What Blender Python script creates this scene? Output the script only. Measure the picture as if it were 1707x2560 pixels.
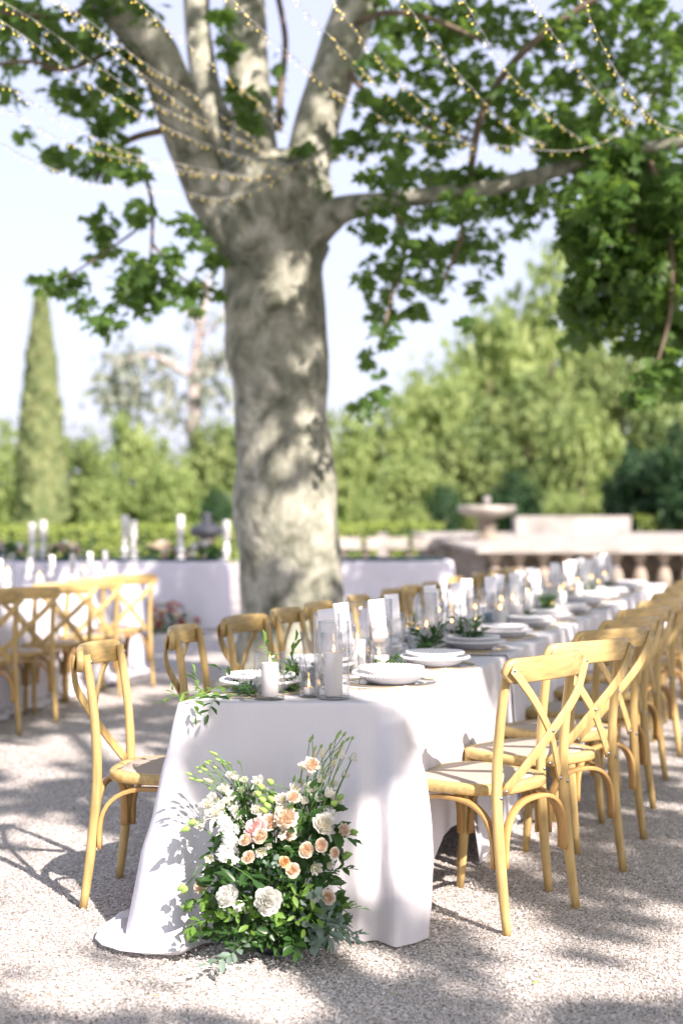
import bpy, math, random
import numpy as np
from mathutils import Vector, Matrix, noise
random.seed(7); RNG = np.random.default_rng(7)
S = bpy.context.scene; COL = S.collection
for o in list(bpy.data.objects): bpy.data.objects.remove(o)

# ------------------------------------------------------------------ camera, world, sun, exposure
F, H, CX, CY = 3650.0, 1.355, 853.5, 1288.0          # focal length and horizon in photo pixels (1707 x 2560), eye height
cam = bpy.data.objects.new('camera', bpy.data.cameras.new('camera')); COL.objects.link(cam)
cam.location = (0, 0, H); cam.rotation_euler = (math.radians(90), 0, 0)
cd = cam.data; cd.sensor_fit = 'VERTICAL'; cd.sensor_height = 36; cd.lens = 36 * F / 2560; cd.shift_y = (1280 - CY) / 2560 * -1
cd.clip_start = 0.05; cd.clip_end = 2000
cd.dof.use_dof = True; cd.dof.focus_distance = 4.75; cd.dof.aperture_fstop = 1.7; cd.dof.aperture_blades = 0
S.camera = cam
SUN_EL, SUN_DIR = math.radians(38), Vector((0.56, -0.83, 0)).normalized()      # ground direction towards the sun
SUN = Vector((SUN_DIR.x * math.cos(SUN_EL), SUN_DIR.y * math.cos(SUN_EL), math.sin(SUN_EL)))
W = bpy.data.worlds.new('World'); S.world = W; W.use_nodes = True
nt = W.node_tree; bg = nt.nodes['Background']; sky = nt.nodes.new('ShaderNodeTexSky')
sky.sky_type = 'NISHITA'; sky.sun_disc = False; sky.sun_elevation = SUN_EL
sky.sun_rotation = math.atan2(SUN.x, SUN.y); sky.dust_density = 3.0; sky.air_density = 1.0; sky.ozone_density = 2.4
veil = nt.nodes.new('ShaderNodeMixRGB'); veil.inputs[0].default_value = .74; veil.inputs[2].default_value = (1.90, 2.06, 2.62, 1)   # thin high veil that pales the blue
nt.links.new(sky.outputs[0], veil.inputs[1]); nt.links.new(veil.outputs[0], bg.inputs[0]); bg.inputs[1].default_value = 0.115
sl = bpy.data.lights.new('sun', 'SUN'); sl.energy = 3.05; sl.angle = math.radians(0.53); sl.color = (1, 0.955, 0.88)
so = bpy.data.objects.new('sun', sl); COL.objects.link(so); so.rotation_euler = SUN.to_track_quat('Z', 'Y').to_euler()
S.view_settings.view_transform = 'Standard'; S.view_settings.look = 'None'; S.view_settings.gamma = 1
S.view_settings.exposure = 1.92
S.view_settings.use_white_balance = True; S.view_settings.white_balance_temperature = 6850; S.view_settings.white_balance_tint = 20
c = S.cycles
c.use_denoising = True; c.max_bounces = 10; c.diffuse_bounces = 4; c.glossy_bounces = 3; c.transmission_bounces = 6
c.transparent_max_bounces = 40; c.sample_clamp_indirect = 6; c.caustics_reflective = False; c.caustics_refractive = False

def gp(u, v, h=0.0):                                   # photo pixel on the level plane at height h -> world
    Y = F * (H - h) / (v - CY); return Vector(((u - CX) / F * Y, Y, h))
def dp(u, v, Y):                                       # photo pixel at depth Y -> world
    return Vector(((u - CX) / F * Y, Y, H - (v - CY) / F * Y))
def dd(u, v, Y): return dp(u * 1.08865, v * 1.08865, Y)

# ------------------------------------------------------------------ materials
def nodes_of(m): return m.node_tree.nodes, m.node_tree.links
def mat(name, col, rough=0.6, spec=0.4, metal=0.0, noise_s=None, noise_amt=0.15, bump=0.0, bump_s=None, stretch=None, rand=0.0, transl=0.0, tcol=None, sheen=0):
    m = bpy.data.materials.new(name); m.use_nodes = True; N, L = nodes_of(m)
    b = N['Principled BSDF']; b.inputs['Base Color'].default_value = (*col, 1); b.inputs['Roughness'].default_value = rough
    b.inputs['Specular IOR Level'].default_value = spec; b.inputs['Metallic'].default_value = metal
    if sheen: b.inputs['Sheen Weight'].default_value = sheen
    tc = N.new('ShaderNodeTexCoord'); src = tc.outputs['Object']
    if stretch:
        mp = N.new('ShaderNodeMapping'); mp.inputs['Scale'].default_value = stretch; L.new(src, mp.inputs[0]); src = mp.outputs[0]
    cout = None
    if noise_s or rand:
        hv = N.new('ShaderNodeHueSaturation'); hv.inputs['Color'].default_value = (*col, 1)
        val = N.new('ShaderNodeMath'); val.operation = 'ADD'; val.inputs[0].default_value = 1; val.inputs[1].default_value = 0
        if noise_s:
            nz = N.new('ShaderNodeTexNoise'); nz.inputs['Scale'].default_value = noise_s; nz.inputs['Detail'].default_value = 5; L.new(src, nz.inputs[0])
            mr = N.new('ShaderNodeMapRange'); mr.inputs[1].default_value = .3; mr.inputs[2].default_value = .7
            mr.inputs[3].default_value = 1 - noise_amt; mr.inputs[4].default_value = 1 + noise_amt; L.new(nz.outputs[0], mr.inputs[0]); L.new(mr.outputs[0], val.inputs[0])
        if rand:
            oi = N.new('ShaderNodeObjectInfo'); r2 = N.new('ShaderNodeMapRange'); r2.inputs[3].default_value = -rand; r2.inputs[4].default_value = rand
            L.new(oi.outputs['Random'], r2.inputs[0]); L.new(r2.outputs[0], val.inputs[1])
        L.new(val.outputs[0], hv.inputs['Value']); cout = hv.outputs[0]; L.new(cout, b.inputs['Base Color'])
    if bump:
        n2 = N.new('ShaderNodeTexNoise'); n2.inputs['Scale'].default_value = bump_s or 40; n2.inputs['Detail'].default_value = 4; L.new(src, n2.inputs[0])
        bp = N.new('ShaderNodeBump'); bp.inputs['Strength'].default_value = bump; bp.inputs['Distance'].default_value = .02; L.new(n2.outputs[0], bp.inputs['Height']); L.new(bp.outputs[0], b.inputs['Normal'])
    if transl:
        t = N.new('ShaderNodeBsdfTranslucent'); t.inputs[0].default_value = (*(tcol or col), 1)
        mx = N.new('ShaderNodeMixShader'); mx.inputs[0].default_value = transl
        L.new(b.outputs[0], mx.inputs[1]); L.new(t.outputs[0], mx.inputs[2]); L.new(mx.outputs[0], N['Material Output'].inputs[0])
    return m
def leafmat(name, c1, c2, tcol, transl=.35, rough=.45, spec=.4, scale=3.0):      # two leaf tones in clumps, light shining through
    m = mat(name, c1, rough, spec, transl=transl, tcol=tcol); N, L = nodes_of(m)
    ge = N.new('ShaderNodeNewGeometry'); mr = N.new('ShaderNodeMixRGB'); mr.inputs[1].default_value = (*c1, 1); mr.inputs[2].default_value = (*c2, 1)
    tc = N.new('ShaderNodeTexCoord'); nz = N.new('ShaderNodeTexNoise'); nz.inputs['Scale'].default_value = scale; L.new(tc.outputs['Object'], nz.inputs[0])
    ad = N.new('ShaderNodeMath'); ad.operation = 'MULTIPLY_ADD'; ad.inputs[1].default_value = .6; L.new(ge.outputs['Random Per Island'], ad.inputs[0])
    m2 = N.new('ShaderNodeMapRange'); m2.inputs[1].default_value = .35; m2.inputs[2].default_value = .65; m2.inputs[4].default_value = .5; L.new(nz.outputs[0], m2.inputs[0]); L.new(m2.outputs[0], ad.inputs[2])
    L.new(ad.outputs[0], mr.inputs[0]); L.new(mr.outputs[0], N['Principled BSDF'].inputs['Base Color']); return m
def glassmat(name, tint=(.995, .997, .997), edge=(.46, .49, .51)):           # thin clear glass: passes light, reflects more and darkens at grazing angles
    m = bpy.data.materials.new(name); m.use_nodes = True; N, L = nodes_of(m); N.remove(N['Principled BSDF'])
    lw = N.new('ShaderNodeLayerWeight'); lw.inputs[0].default_value = .5
    pw = N.new('ShaderNodeMath'); pw.operation = 'POWER'; pw.inputs[1].default_value = 4.2; L.new(lw.outputs['Facing'], pw.inputs[0])
    mc = N.new('ShaderNodeMixRGB'); mc.inputs[1].default_value = (*tint, 1); mc.inputs[2].default_value = (*edge, 1); L.new(pw.outputs[0], mc.inputs[0])
    tr = N.new('ShaderNodeBsdfTransparent'); L.new(mc.outputs[0], tr.inputs[0])
    gl = N.new('ShaderNodeBsdfGlossy'); gl.inputs['Roughness'].default_value = .02
    p5 = N.new('ShaderNodeMath'); p5.operation = 'POWER'; p5.inputs[1].default_value = 3; L.new(lw.outputs['Facing'], p5.inputs[0])
    fr = N.new('ShaderNodeMath'); fr.operation = 'MULTIPLY_ADD'; fr.inputs[1].default_value = .75; fr.inputs[2].default_value = .05; L.new(p5.outputs[0], fr.inputs[0])
    mx = N.new('ShaderNodeMixShader'); L.new(fr.outputs[0], mx.inputs[0]); L.new(tr.outputs[0], mx.inputs[1]); L.new(gl.outputs[0], mx.inputs[2])
    L.new(mx.outputs[0], N['Material Output'].inputs[0]); return m
def emit(name, col, s):
    m = mat(name, col); b = m.node_tree.nodes['Principled BSDF']; b.inputs['Emission Color'].default_value = (*col, 1); b.inputs['Emission Strength'].default_value = s; return m

M = {}
M['wood'] = mat('honey_wood', (.475, .335, .135), .42, .35, noise_s=11, noise_amt=.24, stretch=(5, 5, .6), rand=.16, bump=.05, bump_s=40)
M['woodrail'] = mat('honey_wood_rail', (.475, .335, .135), .42, .35, noise_s=11, noise_amt=.24, stretch=(.6, 5, 6), rand=.16, bump=.05, bump_s=40)
M['arch'] = mat('amber_bentwood', (.42, .25, .09), .42, .35, noise_s=8, noise_amt=.2, rand=.12)
M['bolt'] = mat('steel', (.33, .34, .36), .4, .5, metal=1)
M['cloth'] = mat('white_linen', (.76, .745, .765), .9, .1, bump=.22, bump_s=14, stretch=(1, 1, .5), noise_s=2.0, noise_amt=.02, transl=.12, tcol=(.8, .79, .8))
M['clothshaded'] = mat('shaded_white_linen', (.66, .65, .71), .9, .1, noise_s=2.0, noise_amt=.02)  # white linen with the lilac of shade put into its colour
M['glass'] = glassmat('clear_glass'); M['base'] = glassmat('glass_base', (.92, .95, .96), (.55, .6, .63)); M['cut'] = glassmat('cut_glass', (.985, .99, .99), (.42, .46, .48)); M['blue'] = glassmat('blue_tinted_glass', (.62, .78, .86), (.3, .45, .55))
M['wax'] = mat('white_wax', (.80, .785, .76), .55, .3, transl=.15, tcol=(.9, .85, .75))
M['flame'] = emit('candle_flame', (1, .55, .12), 7); M['wick'] = mat('wick', (.02, .02, .02))
M['china'] = mat('white_china', (.80, .79, .80), .25, .5); M['gold'] = mat('gold', (.78, .58, .28), .28, .5, metal=1)
M['card'] = mat('white_card', (.82, .81, .82), .7, .2)
M['leafdark'] = leafmat('dark_leaf', (.018, .055, .016), (.04, .11, .025), (.10, .25, .03), .25, .35, .5)
M['leafbright'] = leafmat('bright_leaf', (.07, .16, .022), (.17, .31, .06), (.25, .5, .06), .35)
M['euca'] = leafmat('eucalyptus_leaf', (.13, .20, .16), (.22, .30, .25), (.2, .32, .2), .2, .55)
M['stem'] = mat('green_stem', (.10, .22, .045), .5); M['bud'] = mat('green_bud', (.30, .48, .12), .5, transl=.2)
M['white'] = mat('white_petal', (.85, .85, .81), .6, .2, noise_s=25, noise_amt=.05, transl=.4)
M['cane'] = mat('woven_cane', (.36, .30, .245), .75, .2, noise_s=60, noise_amt=.2)
def petal(name, inner, outer, r0, r1):
    m = mat(name, outer, .6, .2, transl=.35, tcol=outer); N, L = nodes_of(m)
    tc = N.new('ShaderNodeTexCoord'); ln = N.new('ShaderNodeVectorMath'); ln.operation = 'LENGTH'; L.new(tc.outputs['Object'], ln.inputs[0])
    mr = N.new('ShaderNodeMapRange'); mr.inputs[1].default_value = r0; mr.inputs[2].default_value = r1; L.new(ln.outputs['Value'], mr.inputs[0])
    mx = N.new('ShaderNodeMixRGB'); mx.inputs[1].default_value = (*inner, 1); mx.inputs[2].default_value = (*outer, 1); L.new(mr.outputs[0], mx.inputs[0]); L.new(mx.outputs[0], N['Principled BSDF'].inputs['Base Color']); return m
M['peach'] = petal('peach_petal', (.85, .58, .32), (.86, .77, .67), .3, .75)
M['orange'] = petal('apricot_petal', (.82, .42, .14), (.84, .64, .40), .3, .8)
M['blush'] = petal('blush_petal', (.84, .62, .40), (.84, .74, .64), .3, .85)
M['pink'] = petal('pink_petal', (.82, .50, .46), (.82, .60, .58), .2, 1.0)
M['ivory'] = petal('ivory_petal', (.84, .76, .48), (.82, .81, .77), .1, .8)
def canemat():                                         # fine woven check
    m = M['cane']; N, L = nodes_of(m); b = N['Principled BSDF']; tc = N.new('ShaderNodeTexCoord')
    w = []
    for ax in ('X', 'Y'):
        wv = N.new('ShaderNodeTexWave'); wv.bands_direction = ax; wv.inputs['Scale'].default_value = 38; L.new(tc.outputs['Object'], wv.inputs[0]); w.append(wv)
    mu = N.new('ShaderNodeMath'); mu.operation = 'MULTIPLY'; L.new(w[0].outputs['Fac'], mu.inputs[0]); L.new(w[1].outputs['Fac'], mu.inputs[1])
    mx = N.new('ShaderNodeMixRGB'); mx.inputs[1].default_value = (.36, .295, .245, 1); mx.inputs[2].default_value = (.62, .55, .485, 1); L.new(mu.outputs[0], mx.inputs[0]); L.new(mx.outputs[0], b.inputs['Base Color'])
    bp = N.new('ShaderNodeBump'); bp.inputs['Strength'].default_value = .5; bp.inputs['Distance'].default_value = .003; L.new(mu.outputs[0], bp.inputs['Height']); L.new(bp.outputs[0], b.inputs['Normal'])
canemat()
def barkmat():                                         # flaking plane bark: cream, olive and grey-brown plates
    m = mat('plane_bark', (.3, .28, .22), .8, .2); N, L = nodes_of(m); b = N['Principled BSDF']; tc = N.new('ShaderNodeTexCoord')
    mp = N.new('ShaderNodeMapping'); mp.inputs['Scale'].default_value = (1, 1, .75); L.new(tc.outputs['Object'], mp.inputs[0])
    n1 = N.new('ShaderNodeTexNoise'); n1.inputs['Scale'].default_value = 6.0; n1.inputs['Detail'].default_value = 5; n1.inputs['Distortion'].default_value = .8; L.new(mp.outputs[0], n1.inputs[0])
    r = N.new('ShaderNodeValToRGB'); cr = r.color_ramp; cr.interpolation = 'LINEAR'
    cr.elements[0].position = .30; cr.elements[0].color = (.09, .095, .065, 1); cr.elements[1].position = .74; cr.elements[1].color = (.46, .45, .39, 1)
    for p, cc in ((.41, (.18, .188, .145, 1)), (.50, (.26, .265, .21, 1)), (.60, (.34, .34, .28, 1))): e = cr.elements.new(p); e.color = cc
    L.new(n1.outputs[0], r.inputs[0])
    n2 = N.new('ShaderNodeTexNoise'); n2.inputs['Scale'].default_value = 22; n2.inputs['Detail'].default_value = 6; L.new(mp.outputs[0], n2.inputs[0])
    mx = N.new('ShaderNodeMixRGB'); mx.blend_type = 'OVERLAY'; mx.inputs[0].default_value = .40; L.new(r.outputs[0], mx.inputs[1]); L.new(n2.outputs[0], mx.inputs[2])
    L.new(mx.outputs[0], b.inputs['Base Color'])
    bp = N.new('ShaderNodeBump'); bp.inputs['Strength'].default_value = .6; bp.inputs['Distance'].default_value = .03; L.new(n2.outputs[0], bp.inputs['Height']); L.new(bp.outputs[0], b.inputs['Normal']); return m
M['bark'] = barkmat(); M['greybark'] = mat('pale_bark', (.42, .36, .33), .85, .2, noise_s=3, noise_amt=.25); M['brownbark'] = mat('brown_bark', (.16, .125, .09), .85, .2, noise_s=6, noise_amt=.3)
M['planeleaf'] = leafmat('plane_leaf', (.024, .068, .016), (.070, .138, .03), (.25, .42, .07), .38, .45, .35)
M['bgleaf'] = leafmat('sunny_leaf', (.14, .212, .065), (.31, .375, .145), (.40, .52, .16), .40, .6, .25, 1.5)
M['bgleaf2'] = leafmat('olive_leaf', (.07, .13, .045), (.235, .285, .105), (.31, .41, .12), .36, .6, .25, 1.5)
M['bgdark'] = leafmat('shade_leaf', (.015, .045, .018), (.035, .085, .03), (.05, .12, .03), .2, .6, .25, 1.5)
M['cypress'] = leafmat('cypress_leaf', (.13, .19, .08), (.27, .30, .14), (.2, .26, .09), .2, .7, .2, 2)
M['cedar'] = leafmat('cedar_leaf', (.20, .25, .19), (.36, .38, .32), (.32, .36, .28), .4, .7, .2, 1)
M['hedge'] = leafmat('hedge_leaf', (.17, .24, .05), (.31, .37, .11), (.35, .5, .05), .3, .6, .25, 1.5)
M['stone'] = mat('pale_limestone', (.34, .315, .28), .85, .2, noise_s=2.2, noise_amt=.4, bump=.3, bump_s=12)
M['stone2'] = mat('pinkish_limestone', (.30, .285, .265), .85, .2, noise_s=1.5, noise_amt=.3, bump=.2, bump_s=10)
M['balu'] = mat('tan_stone', (.32, .27, .22), .9, .2, noise_s=5, noise_amt=.3)
M['oldstone'] = mat('weathered_stone', (.22, .19, .15), .9, .2, noise_s=5, noise_amt=.5, bump=.4, bump_s=10)
M['iron'] = mat('dark_bronze', (.03, .035, .045), .5, .4, noise_s=8, noise_amt=.3)
M['board'] = mat('table_board', (.10, .085, .07), .7, .2, noise_s=5); M['darkcloth'] = mat('dark_blue_runner', (.02, .045, .05), .8, .2, noise_s=4, noise_amt=.3)
M['wire'] = mat('clear_wire', (.62, .60, .56), .35, .4); M['bulb'] = emit('warm_bulb', (1, .76, .13), .9); M['cap'] = mat('clear_cap', (.5, .5, .47), .4, .4)

M['fallen_tan'] = mat('dry_leaf', (.42, .26, .08), .6); M['fallen_green'] = mat('fresh_leaf', (.25, .36, .06), .5)
def groundmat():
    m = mat('gravel', (.5, .47, .44), .9, .15); N, L = nodes_of(m); b = N['Principled BSDF']; ge = N.new('ShaderNodeNewGeometry')
    v = N.new('ShaderNodeTexVoronoi'); v.inputs['Scale'].default_value = 95; L.new(ge.outputs['Position'], v.inputs['Vector'])
    v2 = N.new('ShaderNodeTexNoise'); v2.inputs['Scale'].default_value = .9; v2.inputs['Detail'].default_value = 6; L.new(ge.outputs['Position'], v2.inputs[0])
    r = N.new('ShaderNodeValToRGB'); cr = r.color_ramp; cr.elements[0].position = 0; cr.elements[0].color = (.46, .42, .385, 1); cr.elements[1].position = 1; cr.elements[1].color = (.66, .625, .59, 1)
    sp = N.new('ShaderNodeSeparateColor'); L.new(v.outputs['Color'], sp.inputs[0]); L.new(sp.outputs[0], r.inputs[0])
    mr = N.new('ShaderNodeMapRange'); mr.inputs[1].default_value = .3; mr.inputs[2].default_value = .75; mr.inputs[3].default_value = 1; mr.inputs[4].default_value = .45; L.new(v.outputs['Distance'], mr.inputs[0])
    m3 = N.new('ShaderNodeMapRange'); m3.inputs[1].default_value = .3; m3.inputs[2].default_value = .7; m3.inputs[3].default_value = .85; m3.inputs[4].default_value = 1.08; L.new(v2.outputs[0], m3.inputs[0])
    mu = N.new('ShaderNodeMath'); mu.operation = 'MULTIPLY'; L.new(mr.outputs[0], mu.inputs[0]); L.new(m3.outputs[0], mu.inputs[1])
    hs = N.new('ShaderNodeHueSaturation'); L.new(r.outputs[0], hs.inputs['Color']); L.new(mu.outputs[0], hs.inputs['Value']); L.new(hs.outputs[0], b.inputs['Base Color'])
    bp = N.new('ShaderNodeBump'); bp.invert = True; bp.inputs['Strength'].default_value = .8; bp.inputs['Distance'].default_value = .006; L.new(v.outputs['Distance'], bp.inputs['Height']); L.new(bp.outputs[0], b.inputs['Normal']); return m
M['ground'] = groundmat()
def pebblemat():
    m = mat('pebble', (.5, .47, .44), .85, .2); N, L = nodes_of(m); ge = N.new('ShaderNodeNewGeometry'); r = N.new('ShaderNodeValToRGB'); cr = r.color_ramp
    cr.elements[0].position = 0; cr.elements[0].color = (.16, .12, .09, 1); cr.elements[1].position = 1; cr.elements[1].color = (.69, .65, .62, 1)
    for p, cc in ((.022, (.36, .27, .19, 1)), (.05, (.54, .50, .46, 1)), (.5, (.61, .58, .55, 1))): e = cr.elements.new(p); e.color = cc
    nz = N.new('ShaderNodeTexNoise'); nz.inputs['Scale'].default_value = 1.6; nz.inputs['Detail'].default_value = 6; L.new(ge.outputs['Position'], nz.inputs[0])
    mr = N.new('ShaderNodeMapRange'); mr.inputs[1].default_value = .3; mr.inputs[2].default_value = .65; mr.inputs[3].default_value = .78; mr.inputs[4].default_value = 1.04; L.new(nz.outputs[0], mr.inputs[0])
    hs = N.new('ShaderNodeHueSaturation'); L.new(r.outputs[0], hs.inputs['Color']); L.new(mr.outputs[0], hs.inputs['Value'])
    L.new(ge.outputs['Random Per Island'], r.inputs[0]); L.new(hs.outputs[0], N['Principled BSDF'].inputs['Base Color']); return m
M['pebble'] = pebblemat()
M['lawn'] = mat('lawn_grass', (.13, .21, .035), .9, .1, noise_s=.8, noise_amt=.3)

# ------------------------------------------------------------------ mesh helpers
def tag(o, label=None, cat=None, group=None, kind=None):
    if label: o['label'] = label
    if cat: o['category'] = cat
    if group: o['group'] = group
    if kind: o['kind'] = kind
    return o
def empty(name, loc=(0, 0, 0), rz=0.0):
    o = bpy.data.objects.new(name, None); COL.objects.link(o); o.location = loc; o.rotation_euler = (0, 0, rz); return o
def link(name, me, parent=None, loc=None, rot=None):
    o = bpy.data.objects.new(name, me); COL.objects.link(o)
    if parent: o.parent = parent
    if loc is not None: o.location = loc
    if rot is not None: o.rotation_euler = rot
    return o
class MB:
    def __init__(s): s.v = []; s.f = []; s.m = []; s.fl = set()
    def add(s, vs, fs, mi=0, flat=False):
        b = len(s.v); s.v += [tuple(p) for p in vs]
        for f in fs:
            if flat: s.fl.add(len(s.f))
            s.f.append([i + b for i in f]); s.m.append(mi)
    def box(s, x0, x1, y0, y1, z0, z1, mi=0):
        s.add([(x0, y0, z0), (x1, y0, z0), (x1, y1, z0), (x0, y1, z0), (x0, y0, z1), (x1, y0, z1), (x1, y1, z1), (x0, y1, z1)],
              [(0, 3, 2, 1), (4, 5, 6, 7), (0, 1, 5, 4), (1, 2, 6, 5), (2, 3, 7, 6), (3, 0, 4, 7)], mi, True)
    def rings(s, rings, mi=0, cap=True, closed=False):
        n = len(rings[0]); vs = [p for r in rings for p in r]; fs = []
        R = len(rings)
        for k in range(R - (0 if closed else 1)):
            k2 = (k + 1) % R
            for i in range(n): j = (i + 1) % n; fs.append((k * n + i, k * n + j, k2 * n + j, k2 * n + i))
        if cap and not closed: fs.append(tuple(range(n))[::-1]); fs.append(tuple((R - 1) * n + i for i in range(n)))
        s.add(vs, fs, mi)
    def tube(s, pts, rad, n=8, mi=0, flat=1.0, cap=True, up=None):
        pts = [Vector(p) for p in pts]; R = len(pts)
        rad = [rad] * R if not hasattr(rad, '__len__') else rad
        t0 = (pts[1] - pts[0]).normalized(); a = Vector(up) if up else (Vector((0, 0, 1)) if abs(t0.z) < .9 else Vector((1, 0, 0)))
        rings = []
        for i in range(R):
            t = (pts[min(i + 1, R - 1)] - pts[max(i - 1, 0)]).normalized()
            b = t.cross(a).normalized(); a = b.cross(t).normalized()
            rings.append([pts[i] + (b * math.cos(w) + a * math.sin(w) * flat) * rad[i] for w in (2 * math.pi * k / n for k in range(n))])
        s.rings(rings, mi, cap)
    def strip(s, pts, w, th, up, mi=0):                 # flat bent strip: wide along 'side', thin along normal
        pts = [Vector(p) for p in pts]; rings = []; R = len(pts)
        for i in range(R):
            t = (pts[min(i + 1, R - 1)] - pts[max(i - 1, 0)]).normalized(); u = up[i] if isinstance(up, list) else Vector(up)
            sd = t.cross(u).normalized(); nn = sd.cross(t).normalized()
            c_ = .75
            rings.append([pts[i] + sd * a * w / 2 + nn * b * th / 2 for a, b in ((-1, -c_), (-.9, -1), (.9, -1), (1, -c_), (1, c_), (.9, 1), (-.9, 1), (-1, c_))])
        s.rings(rings, mi)
    def lathe(s, prof, n=24, mi=0, c=(0, 0, 0), caps=True):
        vs, fs = [], []; P = len(prof)
        for r, z in prof:
            for k in range(n): w = 2 * math.pi * k / n; vs.append((c[0] + r * math.cos(w), c[1] + r * math.sin(w), c[2] + z))
        for i in range(P - 1):
            for k in range(n): j = (k + 1) % n; fs.append((i * n + k, i * n + j, (i + 1) * n + j, (i + 1) * n + k))
        s.add(vs, fs, mi)
    def ball(s, c, r, n=6, mi=0, sz=1.0):
        s.lathe([(r * math.sin(math.pi * k / n) + 1e-5, -r * sz * math.cos(math.pi * k / n)) for k in range(n + 1)], n + 2, mi, c)
    def mesh(s, name, *mats, smooth=True):
        me = bpy.data.meshes.new(name); me.from_pydata(s.v, [], s.f)
        for m in mats: me.materials.append(m)
        me.polygons.foreach_set('material_index', s.m)
        me.polygons.foreach_set('use_smooth', [smooth and i not in s.fl for i in range(len(s.f))]); me.update(); return me
    def obj(s, name, mats, parent=None, loc=None, rot=None, smooth=True):
        mats = mats if isinstance(mats, (list, tuple)) else [mats]
        return link(name, s.mesh(name, *mats, smooth=smooth), parent, loc, rot)
def spline(P, n):                                       # Catmull-Rom through points (tuples of any length)
    P = [np.array(p, float) for p in P]; P = [2 * P[0] - P[1]] + P + [2 * P[-1] - P[-2]]; out = []
    segs = len(P) - 3
    for q in range(n + 1):
        t = q / n * segs; i = min(int(t), segs - 1); t -= i; a, b, c_, d = P[i:i + 4]
        out.append(.5 * ((2 * b) + (-a + c_) * t + (2 * a - 5 * b + 4 * c_ - d) * t * t + (-a + 3 * b - 3 * c_ + d) * t ** 3))
    return out
def copy_tree(o, parent=None):
    c_ = o.copy(); COL.objects.link(c_); c_.parent = parent
    for ch in list(o.children): copy_tree(ch, c_)
    return c_
def instanced(name, tv, tf, R, T, mats, smooth=True):   # one mesh from a template placed many times (numpy)
    tv = np.asarray(tv, float); N = len(T); n = len(tv)
    V = (np.einsum('nij,vj->nvi', R, tv) + np.asarray(T)[:, None, :]).reshape(-1, 3)
    loops = np.concatenate([np.array(f) for f in tf]); sizes = np.array([len(f) for f in tf])
    L = (loops[None, :] + (np.arange(N) * n)[:, None]).reshape(-1); SZ = np.tile(sizes, N); ST = np.concatenate([[0], np.cumsum(SZ)[:-1]])
    me = bpy.data.meshes.new(name); me.vertices.add(len(V)); me.vertices.foreach_set('co', V.reshape(-1).astype(np.float32))
    me.loops.add(len(L)); me.loops.foreach_set('vertex_index', L.astype(np.int32)); me.polygons.add(len(SZ))
    me.polygons.foreach_set('loop_start', ST.astype(np.int32)); me.polygons.foreach_set('loop_total', SZ.astype(np.int32))
    me.polygons.foreach_set('use_smooth', np.full(len(SZ), smooth))
    for m in (mats if isinstance(mats, (list, tuple)) else [mats]): me.materials.append(m)
    me.update(calc_edges=True); return me
def frames(d, nrm, s):                                  # rotation*scale matrices: local y along d, local z near nrm
    d = d / np.linalg.norm(d, axis=1, keepdims=True); x = np.cross(d, nrm); x /= np.linalg.norm(x, axis=1, keepdims=True) + 1e-9
    z = np.cross(x, d); return np.stack([x, d, z], axis=2) * np.asarray(s).reshape(-1, 1, 1)
def rdir(n): v = RNG.normal(size=(n, 3)); return v / np.linalg.norm(v, axis=1, keepdims=True)
def leaf_frames(n, size, droop=.3, up=.7, var=.3):
    d = rdir(n); d[:, 2] = d[:, 2] * .5 - droop; nr = rdir(n) + np.array([0, 0, up * 1.5]); return frames(d, nr, size * (1 + RNG.uniform(-var, var, n)))
# leaf shapes
PL = [(0, .0, 0), (.30, .02, -.06), (.52, .22, -.14), (.26, .36, -.03), (.46, .66, -.12), (.17, .66, -.02), (0, 1.0, -.10), (-.17, .66, -.02), (-.46, .66, -.12), (-.26, .36, -.03), (-.52, .22, -.14), (-.30, .02, -.06), (0, .42, .04)]
PLF = [(i, i + 1, 12) for i in range(11)] + [(11, 0, 12)]
OV = [(0, 0, 0), (.16, .22, .05), (.21, .64, .085), (.14, .76, .01), (0, 1, -.08), (-.14, .76, .01), (-.21, .64, .085), (-.16, .22, .05), (0, .25, .0), (0, .5, -.01), (0, .77, -.04)]
OVF = [(0, 1, 8), (1, 2, 9, 8), (2, 3, 10, 9), (3, 4, 10), (0, 8, 7), (8, 9, 6, 7), (9, 10, 5, 6), (10, 4, 5)]
RD = [(p[0] * 1.9, p[1], p[2]) for p in OV]
NL = [(p[0] * .72, p[1], p[2]) for p in OV]
CARD = [(0, 0, 0), (.42, .35, .08), (.30, .85, -.02), (0, 1.05, -.1), (-.34, .8, .02), (-.40, .3, .06)]
CARDF = [(0, 1, 2, 3), (0, 3, 4, 5)]

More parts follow.
